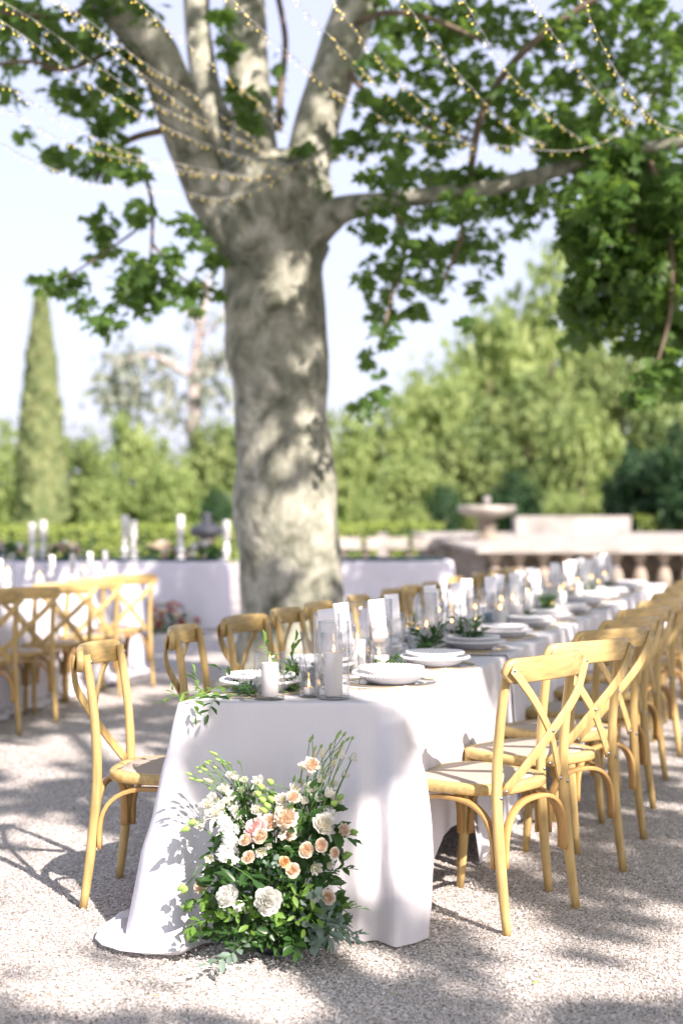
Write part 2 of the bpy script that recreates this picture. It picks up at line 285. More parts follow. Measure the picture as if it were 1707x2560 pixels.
# ------------------------------------------------------------------ the setting: ground
mb = MB(); mb.add([(-400, -60, 0), (400, -60, 0), (400, 900, 0), (-400, 900, 0)], [(0, 1, 2, 3)])
tag(mb.obj('gravel_ground', M['ground']), kind='structure')
mb = MB(); mb.add([(-400, 44, .004), (2.0, 44, .004), (2.0, 900, .004), (-400, 900, .004)], [(0, 1, 2, 3)])
tag(mb.obj('lawn', M['lawn']), kind='structure')
def pebbles():
    n = 150000; y = 3.6 + 7.5 * RNG.random(n) ** 1.9; x = (RNG.random(n) * 2 - 1) * (.245 * y + .25)
    T = np.stack([x, y, RNG.uniform(-.001, .003, n)], 1)
    oc = [(1, 0, 0), (0, 1, 0), (-1, 0, 0), (0, -1, 0), (.1, .1, 1), (-.1, 0, -1), (.75, .75, .35), (-.7, .7, .45), (-.75, -.65, .3), (.65, -.75, .45)]
    of = [(0, 6, 4), (6, 1, 4), (1, 7, 4), (7, 2, 4), (2, 8, 4), (8, 3, 4), (3, 9, 4), (9, 0, 4), (0, 5, 1, 6), (1, 5, 2, 7), (2, 5, 3, 8), (3, 5, 0, 9)]
    nr = rdir(n) * .3 + np.array([0, 0, 1]); d = rdir(n); R = frames(d, nr, 1.0)
    sc = np.where(RNG.random((n, 1)) < .035, RNG.uniform(.0048, .0085, (n, 1)), RNG.uniform(.0020, .0046, (n, 1))) * np.stack([RNG.uniform(.7, 1.2, n), RNG.uniform(.7, 1.3, n), RNG.uniform(.38, .65, n)], 1)
    R = R * sc[:, None, :]
    o = link('gravel_stones', instanced('gravel_stones', oc, of, R, T, M['pebble'], False)); tag(o, 'loose pale gravel stones covering the courtyard in front', 'gravel', kind='stuff')
pebbles()

# ------------------------------------------------------------------ cross-back chairs
def chair_parts():
    P = []
    for s in (-1, 1):
        b = MB(); pts = spline([(s * .214, -.262, 0), (s * .209, -.236, .2), (s * .205, -.216, .44), (s * .203, -.226, .66), (s * .200, -.256, .872)], 14)
        b.tube(pts, [.0145, .0155, .0165, .0175, .018, .0185, .0185, .018, .0175, .017, .0165, .0165, .016, .016, .0145], 10); P.append(('rear_leg', b.mesh('rear_leg', M['wood'])))
        b = MB(); b.tube([(s * .180, .165, .435), (s * .183, .180, .30), (s * .186, .196, .12), (s * .188, .208, 0)], [.020, .0185, .0165, .0145], 10); P.append(('front_leg', b.mesh('front_leg', M['wood'])))
    b = MB(); rings = []                                # top rail: bowed board with round ends
    for k in range(25):
        x = -.242 + .484 * k / 24; y = -.318 + .055 * (x / .24) ** 2; e = max(0, (abs(x) - .205) / .037); hh = .0405 * math.sqrt(max(.02, 1 - e * e)); zc = .856 - .006 * (x / .24) ** 2
        tx = Vector((1, .11 * x / .0576, 0)).normalized(); nn = Vector((-tx.y, tx.x, 0)); q = .011
        rings.append([Vector((x, y, zc)) + nn * (q * a) + Vector((0, 0, hh * bb)) for a, bb in ((-1, -.85), (-.7, -1), (.7, -1), (1, -.85), (1, .85), (.7, 1), (-.7, 1), (-1, .85))])
    b.rings(rings); P.append(('top_rail', b.mesh('top_rail', M['woodrail'])))
    for s in (-1, 1):
        b = MB(); yo = -.006 * s
        pts = [Vector(p) for p in spline([(s * .228, -.292, .862), (s * .12, -.312 + yo, .752), (0, -.293 + yo, .640), (-s * .09, -.262 + yo, .545), (-s * .172, -.222, .448)], 16)]
        b.strip(pts, .034, .008, (0, -1, .15)); P.append(('cross_brace', b.mesh('cross_brace', M['wood'])))
    def outline(ins, n=40):
        r = []
        for k in range(n):
            w = 2 * math.pi * k / n; cx_, sy = math.cos(w), math.sin(w); p = 2 / 3.2
            x = math.copysign(abs(cx_) ** p, cx_); y = math.copysign(abs(sy) ** p, sy); hw = .220 + .022 * y
            r.append((x * (hw - ins), .005 + y * (.218 - ins)))
        return r
    b = MB(); b.rings([[(x, y, z) for x, y in outline(i)] for i, z in ((.05, .428), (.008, .428), (.001, .434), (0, .455), (.005, .463), (.033, .464), (.036, .461))]); sm = b.mesh('seat', M['woodrail'])
    b = MB(); rg = [[(x, y, z) for x, y in outline(i)] for i, z in ((.0355, .4615), (.045, .4665), (.1, .470), (.19, .471))]; b.rings(rg, cap=False); b.add(rg[-1], [tuple(range(40))]); cm = b.mesh('woven_seat', M['cane'])
    P.append(('seat', sm)); P.append(('woven_seat', cm))
    L = {'bl': (-.207, -.232), 'br': (.207, -.232), 'fl': (-.184, .185), 'fr': (.184, .185)}
    for a, c_ in (('bl', 'br'), ('fl', 'fr'), ('bl', 'fl'), ('br', 'fr')):
        A = Vector((*L[a], 0)); B = Vector((*L[c_], 0)); u = (B - A).normalized(); A = A + u * .026; B = B - u * .026; ln = (B - A).length; side = u.cross(Vector((0, 0, 1)))
        pts = []
        for k in range(21):
            w = math.pi * k / 20; cx_ = -math.copysign(abs(math.cos(w)) ** .78, math.cos(w)); pts.append(A + u * (ln / 2 * (1 + cx_)) + Vector((0, 0, .235 + .178 * math.sin(w) ** .72)))
        pts = [pts[0] - Vector((0, 0, .03))] + pts + [pts[-1] - Vector((0, 0, .03))]
        up = []
        for i in range(len(pts)): t = (pts[min(i + 1, len(pts) - 1)] - pts[max(i - 1, 0)]).normalized(); up.append(side.cross(t))
        b = MB(); b.strip(pts, .026, .014, up); P.append(('leg_brace', b.mesh('leg_brace', M['arch'])))
    b = MB(); b.lathe([(.0001, .005), (.0035, .0045), (.006, .0025), (.007, 0)], 10); bm_ = b.mesh('bolt', M['bolt'])
    bolts = [((-.224, -.297, .856), 0), ((.224, -.297, .856), 0), ((0, -.303, .640), 0), ((-.205, -.234, .437), 0), ((.205, -.234, .437), 0), ((-.168, -.229, .452), 0), ((.168, -.229, .452), 0), ((-.2, -.237, .848), 1), ((.2, -.237, .848), 1)]
    return P, bm_, bolts
CP, BOLT, BOLTS = chair_parts()
def make_chair(name):
    t = empty(name); seat = None
    for n, me in CP:
        if n == 'woven_seat': link(n, me, seat)
        else:
            o = link(n, me, t)
            if n == 'seat': seat = o
    for p, front in BOLTS: link('bolt', BOLT, t, p, (math.radians(-90 if front else 90), 0, 0))
    return t
PROTO = make_chair('cross_back_chair'); USED = [False]
ORD = ['first', 'second', 'third', 'fourth', 'fifth', 'sixth', 'seventh', 'eighth', 'ninth', 'tenth', 'eleventh', 'twelfth', 'thirteenth', 'fourteenth', 'fifteenth']
def chair(x, y, yaw, label, group):
    o = PROTO if not USED[0] else copy_tree(PROTO); USED[0] = True
    o.location = (x, y, 0); o.rotation_euler = (0, 0, math.radians(yaw)); tag(o, label, 'chair', group); return o
R_CH = [(.47, 5.041, 50), (.735, 5.60, 41), (.93, 6.17, 41), (1.10, 6.76, 47), (1.32, 7.50, 46), (1.56, 8.22, 47), (1.82, 9.05, 46), (2.06, 9.85, 48), (2.3, 10.6, 47), (2.52, 11.35, 50)]
for i, (x, y, a) in enumerate(R_CH):
    chair(x, y, a, ['nearest honey wood cross-back chair at the right of the white table, sunlit woven seat', 'pale topped cross-back chair just behind the nearest one on the right side'][i] if i < 2 else
          f'{ORD[i]} wooden cross-back chair from the front along the right side of the long table', 'wooden chairs along the right side of the long table')
L_CH = [(-.60, 5.21, -98), (-.38, 6.02, -97), (-.19, 6.58, -112), (-.01, 7.13, -105), (.14, 7.62, -106), (.36, 8.3, -104), (.58, 9.05, -104), (.72, 9.5, -106), (.88, 9.95, -104), (1.12, 10.8, -107), (1.36, 11.55, -105), (1.56, 12.15, -104), (1.74, 12.7, -106)]
for i, (x, y, a) in enumerate(L_CH):
    chair(x, y, a, 'wooden cross-back chair standing alone left of the table front, seat half in shade' if i == 0 else
          f'{ORD[i]} wooden cross-back chair from the front along the left side of the long table', 'wooden chairs along the left side of the long table')
S_CH = [(-2.30, 9.05, 36), (-2.18, 9.62, 34), (-2.05, 10.28, 33), (-1.97, 10.95, 36), (-1.80, 11.6, 33)]
for i, (x, y, a) in enumerate(S_CH):
    chair(x, y, a, f'{["nearest","second nearest","middle","fourth","farthest"][i]} of the blurred wooden chairs lined up by the white table at left', 'wooden chairs along the table at left')

# ------------------------------------------------------------------ draped tables
TT = .735; DX = .325; Y0 = 4.82
def eL(Y): return -.555 + DX * (Y - Y0)
def eR(Y): return .204 + DX * (Y - Y0)
UL = Vector((DX, 1, 0)).normalized(); NR = Vector((UL.y, -UL.x, 0))
def smooth_path(corners, closed, rad, step):            # rounded polyline samples: (point, outward normal, distance to nearest corner, corner index)
    pts = [Vector((*p, 0)) for p in corners]; n = len(pts); segs = []
    out = []
    def lin(a, b):
        m_ = max(2, int((b - a).length / step)); return [a.lerp(b, k / m_) for k in range(m_ + 1)]
    idx = range(n)
    inn, outp = {}, {}
    for i in idx:
        if not closed and i in (0, n - 1): inn[i] = outp[i] = pts[i]; continue
        a, b, c_ = pts[i - 1], pts[i], pts[(i + 1) % n]; inn[i] = b + (a - b).normalized() * rad; outp[i] = b + (c_ - b).normalized() * rad
    P = []
    for i in idx:
        if closed or i not in (0, n - 1):
            for k in range(9): t = k / 8; P.append(inn[i].lerp(pts[i], t).lerp(pts[i].lerp(outp[i], t), t))
        if i < n - 1 or closed: P += lin(outp[i], inn[(i + 1) % n])[1:-1]
        if not closed and i == 0: P.insert(0, pts[0])
        if not closed and i == n - 1: P.append(pts[i])
    N_ = len(P); res = []; acc = 0
    for i in range(N_):
        a = P[i - 1] if (closed or i > 0) else P[i]; b = P[(i + 1) % N_] if (closed or i < N_ - 1) else P[i]
        t = (b - a).normalized(); nr = Vector((t.y, -t.x, 0)); acc += (P[i] - P[i - 1]).length if i else 0
        res.append((P[i], nr, acc))
    return res
def cloth_mesh(mb, samples, par, ztop, closed=False, seed=0.0, rows=26):
    """par(p, t) -> drop, flare, fold amplitude, puddle length (, bulge, crease)"""
    R = []
    cols = []
    for i, (p, nr, t) in enumerate(samples):
        drop, flare, fa, pud, bul, cre, fwd = (tuple(par(p, t)) + (0, 0, 0))[:7]; col = []
        def fold(s): return (math.sin(t * 21 + seed + 1.1 * math.sin(t * 5 + seed)) * .6 + math.sin(t * 43 + 2.1 * seed + s * 1.5) * .25 + math.sin(t * 9 + 3 * seed - s) * .55)
        for k in range(4): w = math.pi / 2 * k / 3; col.append(p + nr * (.013 * math.sin(w) - .013) + Vector((0, 0, ztop - .013 * (1 - math.cos(w)))))
        for k in range(1, rows + 1):
            s = k / rows; off = flare * (s ** .9) + bul * math.sin(math.pi * min(1, s * .98) ** 1.25) + cre * min(1, 3 * s) + fa * fold(s) * s ** .9 + (.009 * noise.noise((p.x * 6, p.y * 6, s * 4 + seed)) + .0035 * noise.noise((p.x * 19 + s * 5, p.y * 19, s * 9 + seed))) * min(1, 4 * s)
            col.append(p + nr * off + Vector((0, -fwd * s ** 1.1, ztop - .013 - (drop - .013) * s)))
        last = col[-1]
        if pud > 0:
            for k in range(1, 9):
                q = k / 8; w = noise.noise((last.x * 9 + seed, last.y * 9, q * 2.2)); z = .010 + .045 * abs(w) * math.sin(q * 3.0) + min(1, pud * 7) * (.085 * max(0, math.sin(q * 9 + t * 15 + .8 * math.sin(t * 31))) * (1 - q) + .022 * max(0, math.sin(q * 13 - t * 17 + 2)))
                col.append(Vector((last.x, last.y, 0)) + nr * (pud * q + .02 * w * q) + Vector((0, 0, last.z * (1 - q) ** 3 + z)))
        else:
            for k in range(1, 9): col.append(last - Vector((0, 0, .0004 * k)))
        cols.append(col)
    n = len(cols[0]); vs = [v for c_ in cols for v in c_]; fs = []; C_ = len(cols)
    for i in range(C_ - (0 if closed else 1)):
        j = (i + 1) % C_
        for k in range(n - 1): fs.append((i * n + k, i * n + k + 1, j * n + k + 1, j * n + k))
    mb.add(vs, fs)
def g(d, w): return math.exp(-(d / w) ** 2)
def front_cloth():
    A, B = Vector((eL(Y0), Y0, 0)), Vector((eR(Y0), Y0, 0)); YB = Y0 + 1.76; C_, D = Vector((eR(YB), YB, 0)), Vector((eL(YB), YB, 0))
    sm = smooth_path([(D.x, D.y), (A.x, A.y), (B.x, B.y), (C_.x, C_.y)], False, .045, .014)
    def par(p, t):
        dA, dB = (p - A).length, (p - B).length
        right = p.y > Y0 + .02 and dB < (p - D).length and (p - B).dot(UL) > 0 and abs((p - B).dot(NR)) < .05
        left = (p - A).dot(UL) > .02 and abs((p - A).dot(NR)) < .05
        drop = TT - .012; fa = .008 + .026 * g(dA, .2) + .020 * g(dB, .2); flare = .03 + .075 * g(dA, .14) + .0 * g(dB, .16); pud = (.04 + .12 * g(dA, .2)) * (.8 + .7 * noise.noise((t * 9, 3, 1)) + .25 * math.sin(t * 37))
        if right:
            q = min(1, max(0, (dB - .16) / .3)); drop -= .19 * q * q * (3 - 2 * q); pud = 0; flare = .015
        if not right: flare -= .045 * g(dB, .3)
        if left:
            q = min(1, max(0, (dA - .3) / .35)); drop -= .16 * q * q * (3 - 2 * q); pud = pud if q < .02 else 0
        if not left and not right: pud *= min(1, max(0, (B.x - p.x - .2) / .3))
        sB = (p - B).length * (1 if right else -1); bul = .055 * g(sB, .12); tri = abs(((sB / .11 + .35) % 1) - .5) * 2; cre = .046 * (tri - .5) * g(sB, .24) * (0 if sB > .3 else 1)
        if not left and not right: cre -= sum(.010 * math.exp(-abs(p.x - xc) / .009) for xc in (-.47, -.19)); cre += .012 * g(p.x + .33, .05)
        fwd = (.10 + .15 * g(dB, .24) + .05 * g(dA, .3)) * (g(max(0, p.y - Y0), .22) if (left or right) else 1)
        return drop, flare, fa, pud, bul, cre, fwd
    mb = MB(); cloth_mesh(mb, sm, par, TT, False, 1.7)
    top = [tuple(p - nr * .013 + Vector((0, 0, TT))) for p, nr, t in sm]; mb.add(top, [tuple(range(len(top)))[::-1]], 0, True)
    tag(mb.obj('tablecloth', M['cloth']), 'white linen tablecloth on the table front, pooling on gravel behind the flowers', 'tablecloth', 'white cloths of the long table')
front_cloth()
def mid_cloth(i):
    ya = Y0 + 1.66 * i - .06; yb = Y0 + 1.66 * (i + 1) + .04; zt = TT + .003 * (i % 2 * 2 - 0) + .001 * i; mb = MB(); ou = .004 + .003 * (i % 2)
    for side in (0, 1):
        e = eR if side else eL
        ends = [(e(ya), ya), (e(yb), yb)] if side else [(e(yb), yb), (e(ya), ya)]
        ends = [(x + (NR.x if side else -NR.x) * ou, y + (NR.y if side else -NR.y) * ou) for x, y in ends]
        st = Vector((e(ya), ya, 0)); en = Vector((e(yb), yb, 0)); sm = smooth_path(ends, False, .03, .022)
        def par(p, t):
            d = (p - st).length; d2 = (p - en).length; q = min(1, d / .3) * min(1, d2 / .25) if i < 4 else min(1, d / .3)
            return TT - .012 - .17 * q, .03 + .05 * g(d, .15), .010 + .028 * g(d, .25) + .02 * g(d2, .2), (.10 * g(d, .15) if d < .28 else 0)
        cloth_mesh(mb, sm, par, zt, False, 2.3 * i + side, 18)
    if i == 4:
        sm = smooth_path([(eR(yb), yb), (eL(yb), yb)], False, .03, .03); cloth_mesh(mb, sm, lambda p, t: (TT - .02, .04, .015, 0), zt, False, 5, 14)
    q = [(eL(ya) - ou + .009, ya, zt), (eR(ya) + ou - .009, ya, zt), (eR(yb) + ou - .009, yb, zt), (eL(yb) - ou + .009, yb, zt)]; mb.add(q, [(0, 1, 2, 3)], 0, True)
    tag(mb.obj('tablecloth', M['cloth']), f'{ORD[i]} overlapping white tablecloth from the front along the long table', 'tablecloth', 'white cloths of the long table')
for i in range(1, 5): mid_cloth(i)
def folding_table(i):
    y0 = Y0 + 1.66 * i + .03; y1 = Y0 + 1.66 * (i + 1) - .02; t = empty('folding_table', ((eL(y0) + eR(y1)) / 2, (y0 + y1) / 2, 0)); o = t.location
    b = MB(); z0, z1 = TT - .045, TT - .012; q = [(eL(y0) + .03, y0), (eR(y0) - .03, y0), (eR(y1) - .03, y1), (eL(y1) + .03, y1)]
    b.rings([[(x - o.x, y - o.y, z) for x, y in q] for z in (z0, z1)]); b.obj('tabletop', M['board'], t, smooth=False)
    for x, y in q:
        b = MB(); s = Vector((x - o.x, y - o.y, 0)) * .88; b.tube([s + Vector((0, 0, z0)), s], .014, 8); b.obj('leg', M['iron'], t)
    tag(t, f'{ORD[i]} folding table from the front hidden beneath the white cloths', 'table', 'folding tables under the cloths')
for i in range(5): folding_table(i)

def ring_table(name, pts, top_z, m, label, fold=.012, flare=.03, seed=0., step=.05, rad=.25, drop=None, pud=.0):
    sm = smooth_path(pts, True, rad, step); mb = MB(); cloth_mesh(mb, sm, lambda p, t: ((drop or top_z) - .012, flare, fold, pud), top_z, True, seed, 14)
    mb.add([tuple(p - nr * .013 + Vector((0, 0, top_z))) for p, nr, t in sm], [tuple(range(len(sm)))[::-1]], 0, True)
    return tag(mb.obj(name, m), label, 'tablecloth')
# the table at left that the blurred chairs stand along
def at_left(s, o): b = Vector((-2.62, 8.3, 0)); u = Vector((.20, .98, 0)); n = Vector((-.98, .20, 0)); return tuple((b + u * s + n * o)[:2])
ring_table('tablecloth', [at_left(0, 0), at_left(4.6, 0), at_left(4.6, .8), at_left(0, .8)], .76, M['clothshaded'], 'white tablecloth hanging behind the row of blurred chairs at left', .035, .05, 3.1, .05, .08, None, .06)
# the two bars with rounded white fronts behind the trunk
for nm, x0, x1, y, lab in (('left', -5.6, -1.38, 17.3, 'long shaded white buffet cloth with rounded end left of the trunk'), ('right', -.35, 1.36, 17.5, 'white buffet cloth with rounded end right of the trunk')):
    ring_table('tablecloth', [(x0, y), (x1, y), (x1, y + .9), (x0, y + .9)], .80, M['clothshaded'], lab, .02, .06, 1.2 + x0, .06, .35)
    b = MB(); sm = smooth_path([(x0 + .05, y + .12), (x1 - .1, y + .12), (x1 - .1, y + .8), (x0 + .05, y + .8)], True, .3, .1)
    b.rings([[tuple(p + Vector((0, 0, z))) for p, nr, t in sm] for z in (.801, .835)]); tag(b.obj('table_runner', M['darkcloth'], smooth=False), f'dark blue green runner along the top of the buffet table {nm} of the trunk', 'runner', 'dark runners on the buffets')

# ------------------------------------------------------------------ things on the long table
def ztab(Y):
    i = int((Y - Y0 + .06) / 1.66); return TT if i < 1 else TT + .003 * (i % 2 * 2) + .001 * i
def tp(u, v): p = gp(u, v, TT); p.z = ztab(p.y); return p
CACHE = {}
def cached(key, fn):
    if key not in CACHE: CACHE[key] = fn()
    return CACHE[key]
def vase_mesh(r, h):
    def f():
        b = MB(); b.lathe([(.0005, 0), (r - .002, 0), (r, .002), (r, h - .001), (r - .0012, h), (r - .0034, h - .001), (r - .0034, .014)], 40); b.lathe([(.0005, .010), (r - .0045, .010), (r - .0045, .0015), (.0005, .0015)], 40, 1); b.rings([[(math.cos(w) * (r - .0015 + .0016 * math.cos(a)), math.sin(w) * (r - .0015 + .0016 * math.cos(a)), h + .0016 * math.sin(a)) for a in (2 * math.pi * j / 6 for j in range(6))] for w in (2 * math.pi * i / 40 for i in range(40))], 1, closed=True); return b.mesh('glass_cylinder', M['glass'], M['base'])
    return cached(('v', round(r, 3), round(h, 3)), f)
def candle(p, r, h, label, group='pillar candles in glass cylinders', z=.0105, lit=True):
    def f():
        b = MB(); b.lathe([(.0005, 0), (r - .002, 0), (r, .002), (r, h - .004), (r - .003, h), (r * .75, h - .002), (r * .3, h - .006), (.0005, h - .006)], 28); return b.mesh('pillar_candle', M['wax'])
    def wk(): b = MB(); b.tube([(0, 0, 0), (.0005, 0, .010)], .0008, 5); return b.mesh('wick', M['wick'])
    def fl():
        b = MB(); b.lathe([(.0003, 0), (.0028, .003), (.0036, .008), (.0026, .015), (.001, .021), (.0002, .025)], 10); return b.mesh('flame', M['flame'])
    o = link('pillar_candle', cached(('c', round(r, 3), round(h, 3)), f), None, (p.x, p.y, p.z + z)); o.rotation_euler.z = random.random() * 6
    w = link('wick', cached('wick', wk), o, (0, 0, h - .007))
    if lit: link('flame', cached('flame', fl), o, (0, 0, h + .001))
    return tag(o, label, 'candle', group)
def vase(p, r, h, label): return tag(link('glass_cylinder', vase_mesh(r, h), None, p), label, 'candle holder', 'clear glass candle cylinders')
def set_vase(u, vb, vt, r, cr, vc, lab, y=None):
    p = tp(u, vb) if y is None else Vector(((u - CX) / F * y, y, ztab(y))); k = p.y / F; h = (vb - vt) * k if y is None else (H - p.z - (vt - CY) * k)
    vase(p, r, h, f'{lab[0]}'); candle(p, cr, (vb - vc) * k - .011 if y is None else (H - p.z - (vc - CY) * k) - .011, f'{lab[1]}'); return p
set_vase(675, 1748, 1632, .0505, .029, 1656, ('short wide clear glass cylinder nearest the front left of the table', 'short white pillar candle in the cylinder nearest the front left'))
set_vase(834, 1747, 1554, .053, .0305, 1630, ('tall clear glass cylinder at the front edge of the table', 'tall white pillar candle in the front edge glass cylinder'))
set_vase(772, 1743, 1638, .0325, .0185, 1718, ('narrow clear votive glass between the two front cylinders', 'small tealight burning in the narrow votive glass'))
set_vase(893, 1684, 1504, .046, .032, 1598, ('tall glass cylinder behind and right of the front tall one', 'white pillar candle in the second row tall cylinder'))
set_vase(947, 1682, 1594, .046, .0395, 1637, ('short glass holder beside the second row tall cylinder', 'squat wide white candle beside the second row tall candle'))
set_vase(952, 1669, 1498, .046, .034, 1588, ('tall glass cylinder standing behind the squat white candle', 'white candle in the cylinder behind the squat candle'), 6.0)
set_vase(817, 1712, 1535, .049, .03, 1640, ('tall glass cylinder half hidden behind the front tall cylinder', 'white candle half hidden behind the front tall candle'))
k = 0; yy = 6.5
while yy < 12.6:
    mid = (eL(yy) + eR(yy)) / 2; 
    for q in range(2):
        x = mid + random.uniform(-.13, .13) ; y = yy + random.uniform(-.08, .08) + q * .14; h = random.choice([.15, .2, .24, .27]); r = .046
        p = Vector((x, y, ztab(y))); k += 1; n_ = f'candle number {k}'
        vase(p, r, h, f'clear glass cylinder down the table centre, {k} places behind the front group'); candle(p, random.choice([.029, .034, .038]), h * random.uniform(.4, .6), f'white candle down the table centre, {k} places behind the front group')
    yy += random.uniform(.36, .5)
def plate_set():
    b = MB(); b.lathe([(.0005, .003), (.10, .003), (.162, .008), (.165, .0095), (.162, .0105), (.10, .0065), (.0005, .0065)], 56); ch = b.mesh('charger', M['cut'])
    b = MB(); b.rings([[(math.cos(w) * (.1645 + .0018 * math.cos(a)), math.sin(w) * (.1645 + .0018 * math.cos(a)), .0095 + .0018 * math.sin(a)) for a in (2 * math.pi * j / 6 for j in range(6))] for w in (2 * math.pi * i / 56 for i in range(56))], closed=True); rim = b.mesh('gold_rim', M['gold'])
    def plate(R, h):
        b = MB(); b.lathe([(.0005, .001), (R * .6, 0), (R * .64, .004), (R * .97, h - .004), (R, h - .002), (R, h), (R * .96, h), (R * .66, .009), (R * .6, .007), (.0005, .007)], 56)
        nb = int(2 * math.pi * R / .0135)
        for i in range(nb): w = 2 * math.pi * i / nb; b.ball((R * math.cos(w), R * math.sin(w), h - .001), .0062, 4)
        return b.mesh('beaded_plate', M['china'])
    def blade(pts, w, n): b = MB(); b.strip(pts, w, .0025, (0, 0, 1)); return b
    fk = MB(); fk.strip([(0, -.10, .004), (0, 0, .005), (0, .045, .006)], .007, .003, (0, 0, 1)); fk.strip([(0, .045, .006), (0, .06, .005)], .02, .002, (0, 0, 1))
    for dx in (-.008, -.0027, .0027, .008): fk.strip([(dx, .06, .005), (dx, .10, .008)], .0028, .002, (0, 0, 1))
    kn = MB(); kn.strip([(0, -.11, .004), (0, 0, .005)], .010, .004, (0, 0, 1)); kn.strip([(0, 0, .005), (.002, .06, .005), (.0, .11, .004)], .017, .0015, (0, 0, 1))
    return ch, rim, plate(.140, .036), plate(.116, .032), fk.mesh('fork', M['gold']), kn.mesh('knife', M['gold'])
PS = plate_set()
def goblet():
    b = MB(); b.lathe([(.0005, 0), (.034, .001), (.034, .003), (.008, .007), (.0045, .02), (.0045, .055), (.009, .066), (.006, .076), (.026, .088), (.040, .12), (.041, .15), (.038, .205), (.0368, .205), (.0395, .15), (.0385, .12), (.025, .091), (.0005, .084)], 28); return b.mesh('wine_glass', M['glass'])
def crystal():                                          # fluted crystal glass: ridged bowl flaring at the rim
    b = MB(); rings = []; n = 48
    for r, z, rg in ((.034, 0, 0), (.034, .004, 0), (.010, .010, .1), (.007, .03, .1), (.010, .045, .1), (.016, .056, .08), (.024, .075, .07), (.029, .11, .07), (.033, .15, .05), (.041, .19, .02), (.046, .205, 0), (.0448, .205, 0), (.032, .15, .0), (.027, .11, 0), (.022, .078, 0), (.004, .062, 0)):
        rings.append([(r * (1 + rg * (1 if i % 4 < 2 else -1)) * math.cos(2 * math.pi * i / n), r * (1 + rg * (1 if i % 4 < 2 else -1)) * math.sin(2 * math.pi * i / n), z) for i in range(n)])
    b.rings(rings); return b.mesh('crystal_glass', M['cut'])
def tumbler(m):
    b = MB(); b.lathe([(.0005, 0), (.027, 0), (.0285, .002), (.034, .085), (.0328, .085), (.0268, .009), (.0005, .008)], 28); return b.mesh('tumbler', M[m])
def cardm():
    b = MB(); pts = spline([(0, .004, .0), (0, 0, .06), (0, .003, .12), (0, .012, .17)], 6); b.strip(pts, .062, .0012, (0, 1, 0)); return b.mesh('folded_card', M['card'])
GO, CRY, TU, TUB, CA = goblet(), crystal(), tumbler('glass'), tumbler('blue'), cardm()
def setting(i, side):
    Y = 5.27 + (.62 * i if i < 2 else .05 + .625 * i); sg = 1 if side else -1; e = eR(Y) if side else eL(Y); c_ = Vector((e, Y, 0)) - NR * sg * .185; zt = ztab(c_.y)
    if side == 0: c_ = c_ - UL * .10 - NR * .02
    c_ += UL * random.uniform(-.03, .03); where = f'{ORD[i]} from the front on the {"right" if side else "left"} side of long table'; gs = 'place settings on the long table'
    rz = math.atan2(-NR.y * sg, -NR.x * sg)
    ch = tag(link('charger', PS[0], None, (c_.x, c_.y, zt + .001), (0, 0, random.random())), f'gold rimmed glass charger, {where}', 'charger', 'glass chargers'); link('gold_rim', PS[1], ch)
    tag(link('dinner_plate', PS[2], None, (c_.x, c_.y, zt + .0085), (0, 0, random.random())), f'white beaded dinner plate, {where}', 'plate', 'beaded dinner plates')
    tag(link('salad_plate', PS[3], None, (c_.x, c_.y, zt + .0305), (0, 0, random.random())), f'small beaded plate atop another, {where}', 'plate', 'smaller beaded plates')
    for nm, me, off in (('fork', PS[4], -.20), ('knife', PS[5], .20)):
        p = c_ + UL * off; tag(link(nm, me, None, (p.x, p.y, zt), (0, 0, rz - math.pi / 2 + random.uniform(-.1, .1))), f'thin gold {nm}, {where}', nm, f'gold {nm}s')
    inn = -NR * sg
    p = c_ + inn * .215 + UL * random.uniform(.10, .16); tag(link('wine_glass', GO, None, (p.x, p.y, zt)), f'stemmed wine glass, {where}', 'glass', 'wine glasses')
    tag(link('folded_card', CA, None, (p.x, p.y, zt + .118), (math.radians(random.uniform(-7, 7)), math.radians(random.uniform(-9, 9)), random.uniform(-.5, .3))), f'white folded card, {where}', 'card', 'white cards in the wine glasses')
    p = c_ + inn * .20 - UL * random.uniform(.02, .08); tag(link('tumbler', TUB if i in (4, 5, 9) else TU, None, (p.x, p.y, zt)), f'water tumbler, {where}', 'glass', 'water tumblers')
    if i > 0 or side == 0:
        p = c_ + inn * (.24 if i else .30) + UL * random.uniform(.22, .28); p = tp(780, 1722) if (i == 0 and side == 0) else p
        tag(link('crystal_glass', CRY, None, (p.x, p.y, zt)), f'fluted crystal glass, {where}', 'glass', 'fluted crystal glasses')
for i in range(12):
    for side in (0, 1): setting(i, side)
# greenery: leafy sprigs as meshes of stem and leaves
def sprig(name, pts, size, n, lm, label=None, group=None, parent=None, tpl=OV, rad=.0014, ang=.9, cat='sprig'):
    pts = [Vector(tuple(p)) for p in spline([tuple(p) for p in pts], 14)]; b = MB(); b.tube(pts, [rad * (1 - .6 * i / 14) for i in range(15)], 5)
    root = b.obj(name, M['stem'], parent); D, NN, T, SZ = [], [], [], []
    for k in range(n):
        t = (.12 + .88 * k / max(1, n - 1)) * 13.99; i = min(13, int(t)); p = pts[i].lerp(pts[i + 1], t - i); tg = (pts[i + 1] - pts[i]).normalized()
        s_ = tg.cross(Vector((0, 0, 1)) + Vector(rdir(1)[0]) * .6).normalized() * (1 if k % 2 else -1)
        d = (tg * math.cos(ang) + s_ * math.sin(ang) + Vector(rdir(1)[0]) * .25) if k < n - 1 else tg
        T.append(tuple(p)); D.append(tuple(d)); NN.append(tuple(Vector((0, -.25, 1)) + Vector(rdir(1)[0]) * .5)); SZ.append(size * random.uniform(.7, 1.15) * (1 if k < n - 2 else .8))
    me = instanced('leaves', tpl, OVF, frames(np.array(D), np.array(NN), SZ), T, M[lm]); link('leaves', me, root)
    if label: tag(root, label, cat, group)
    return root
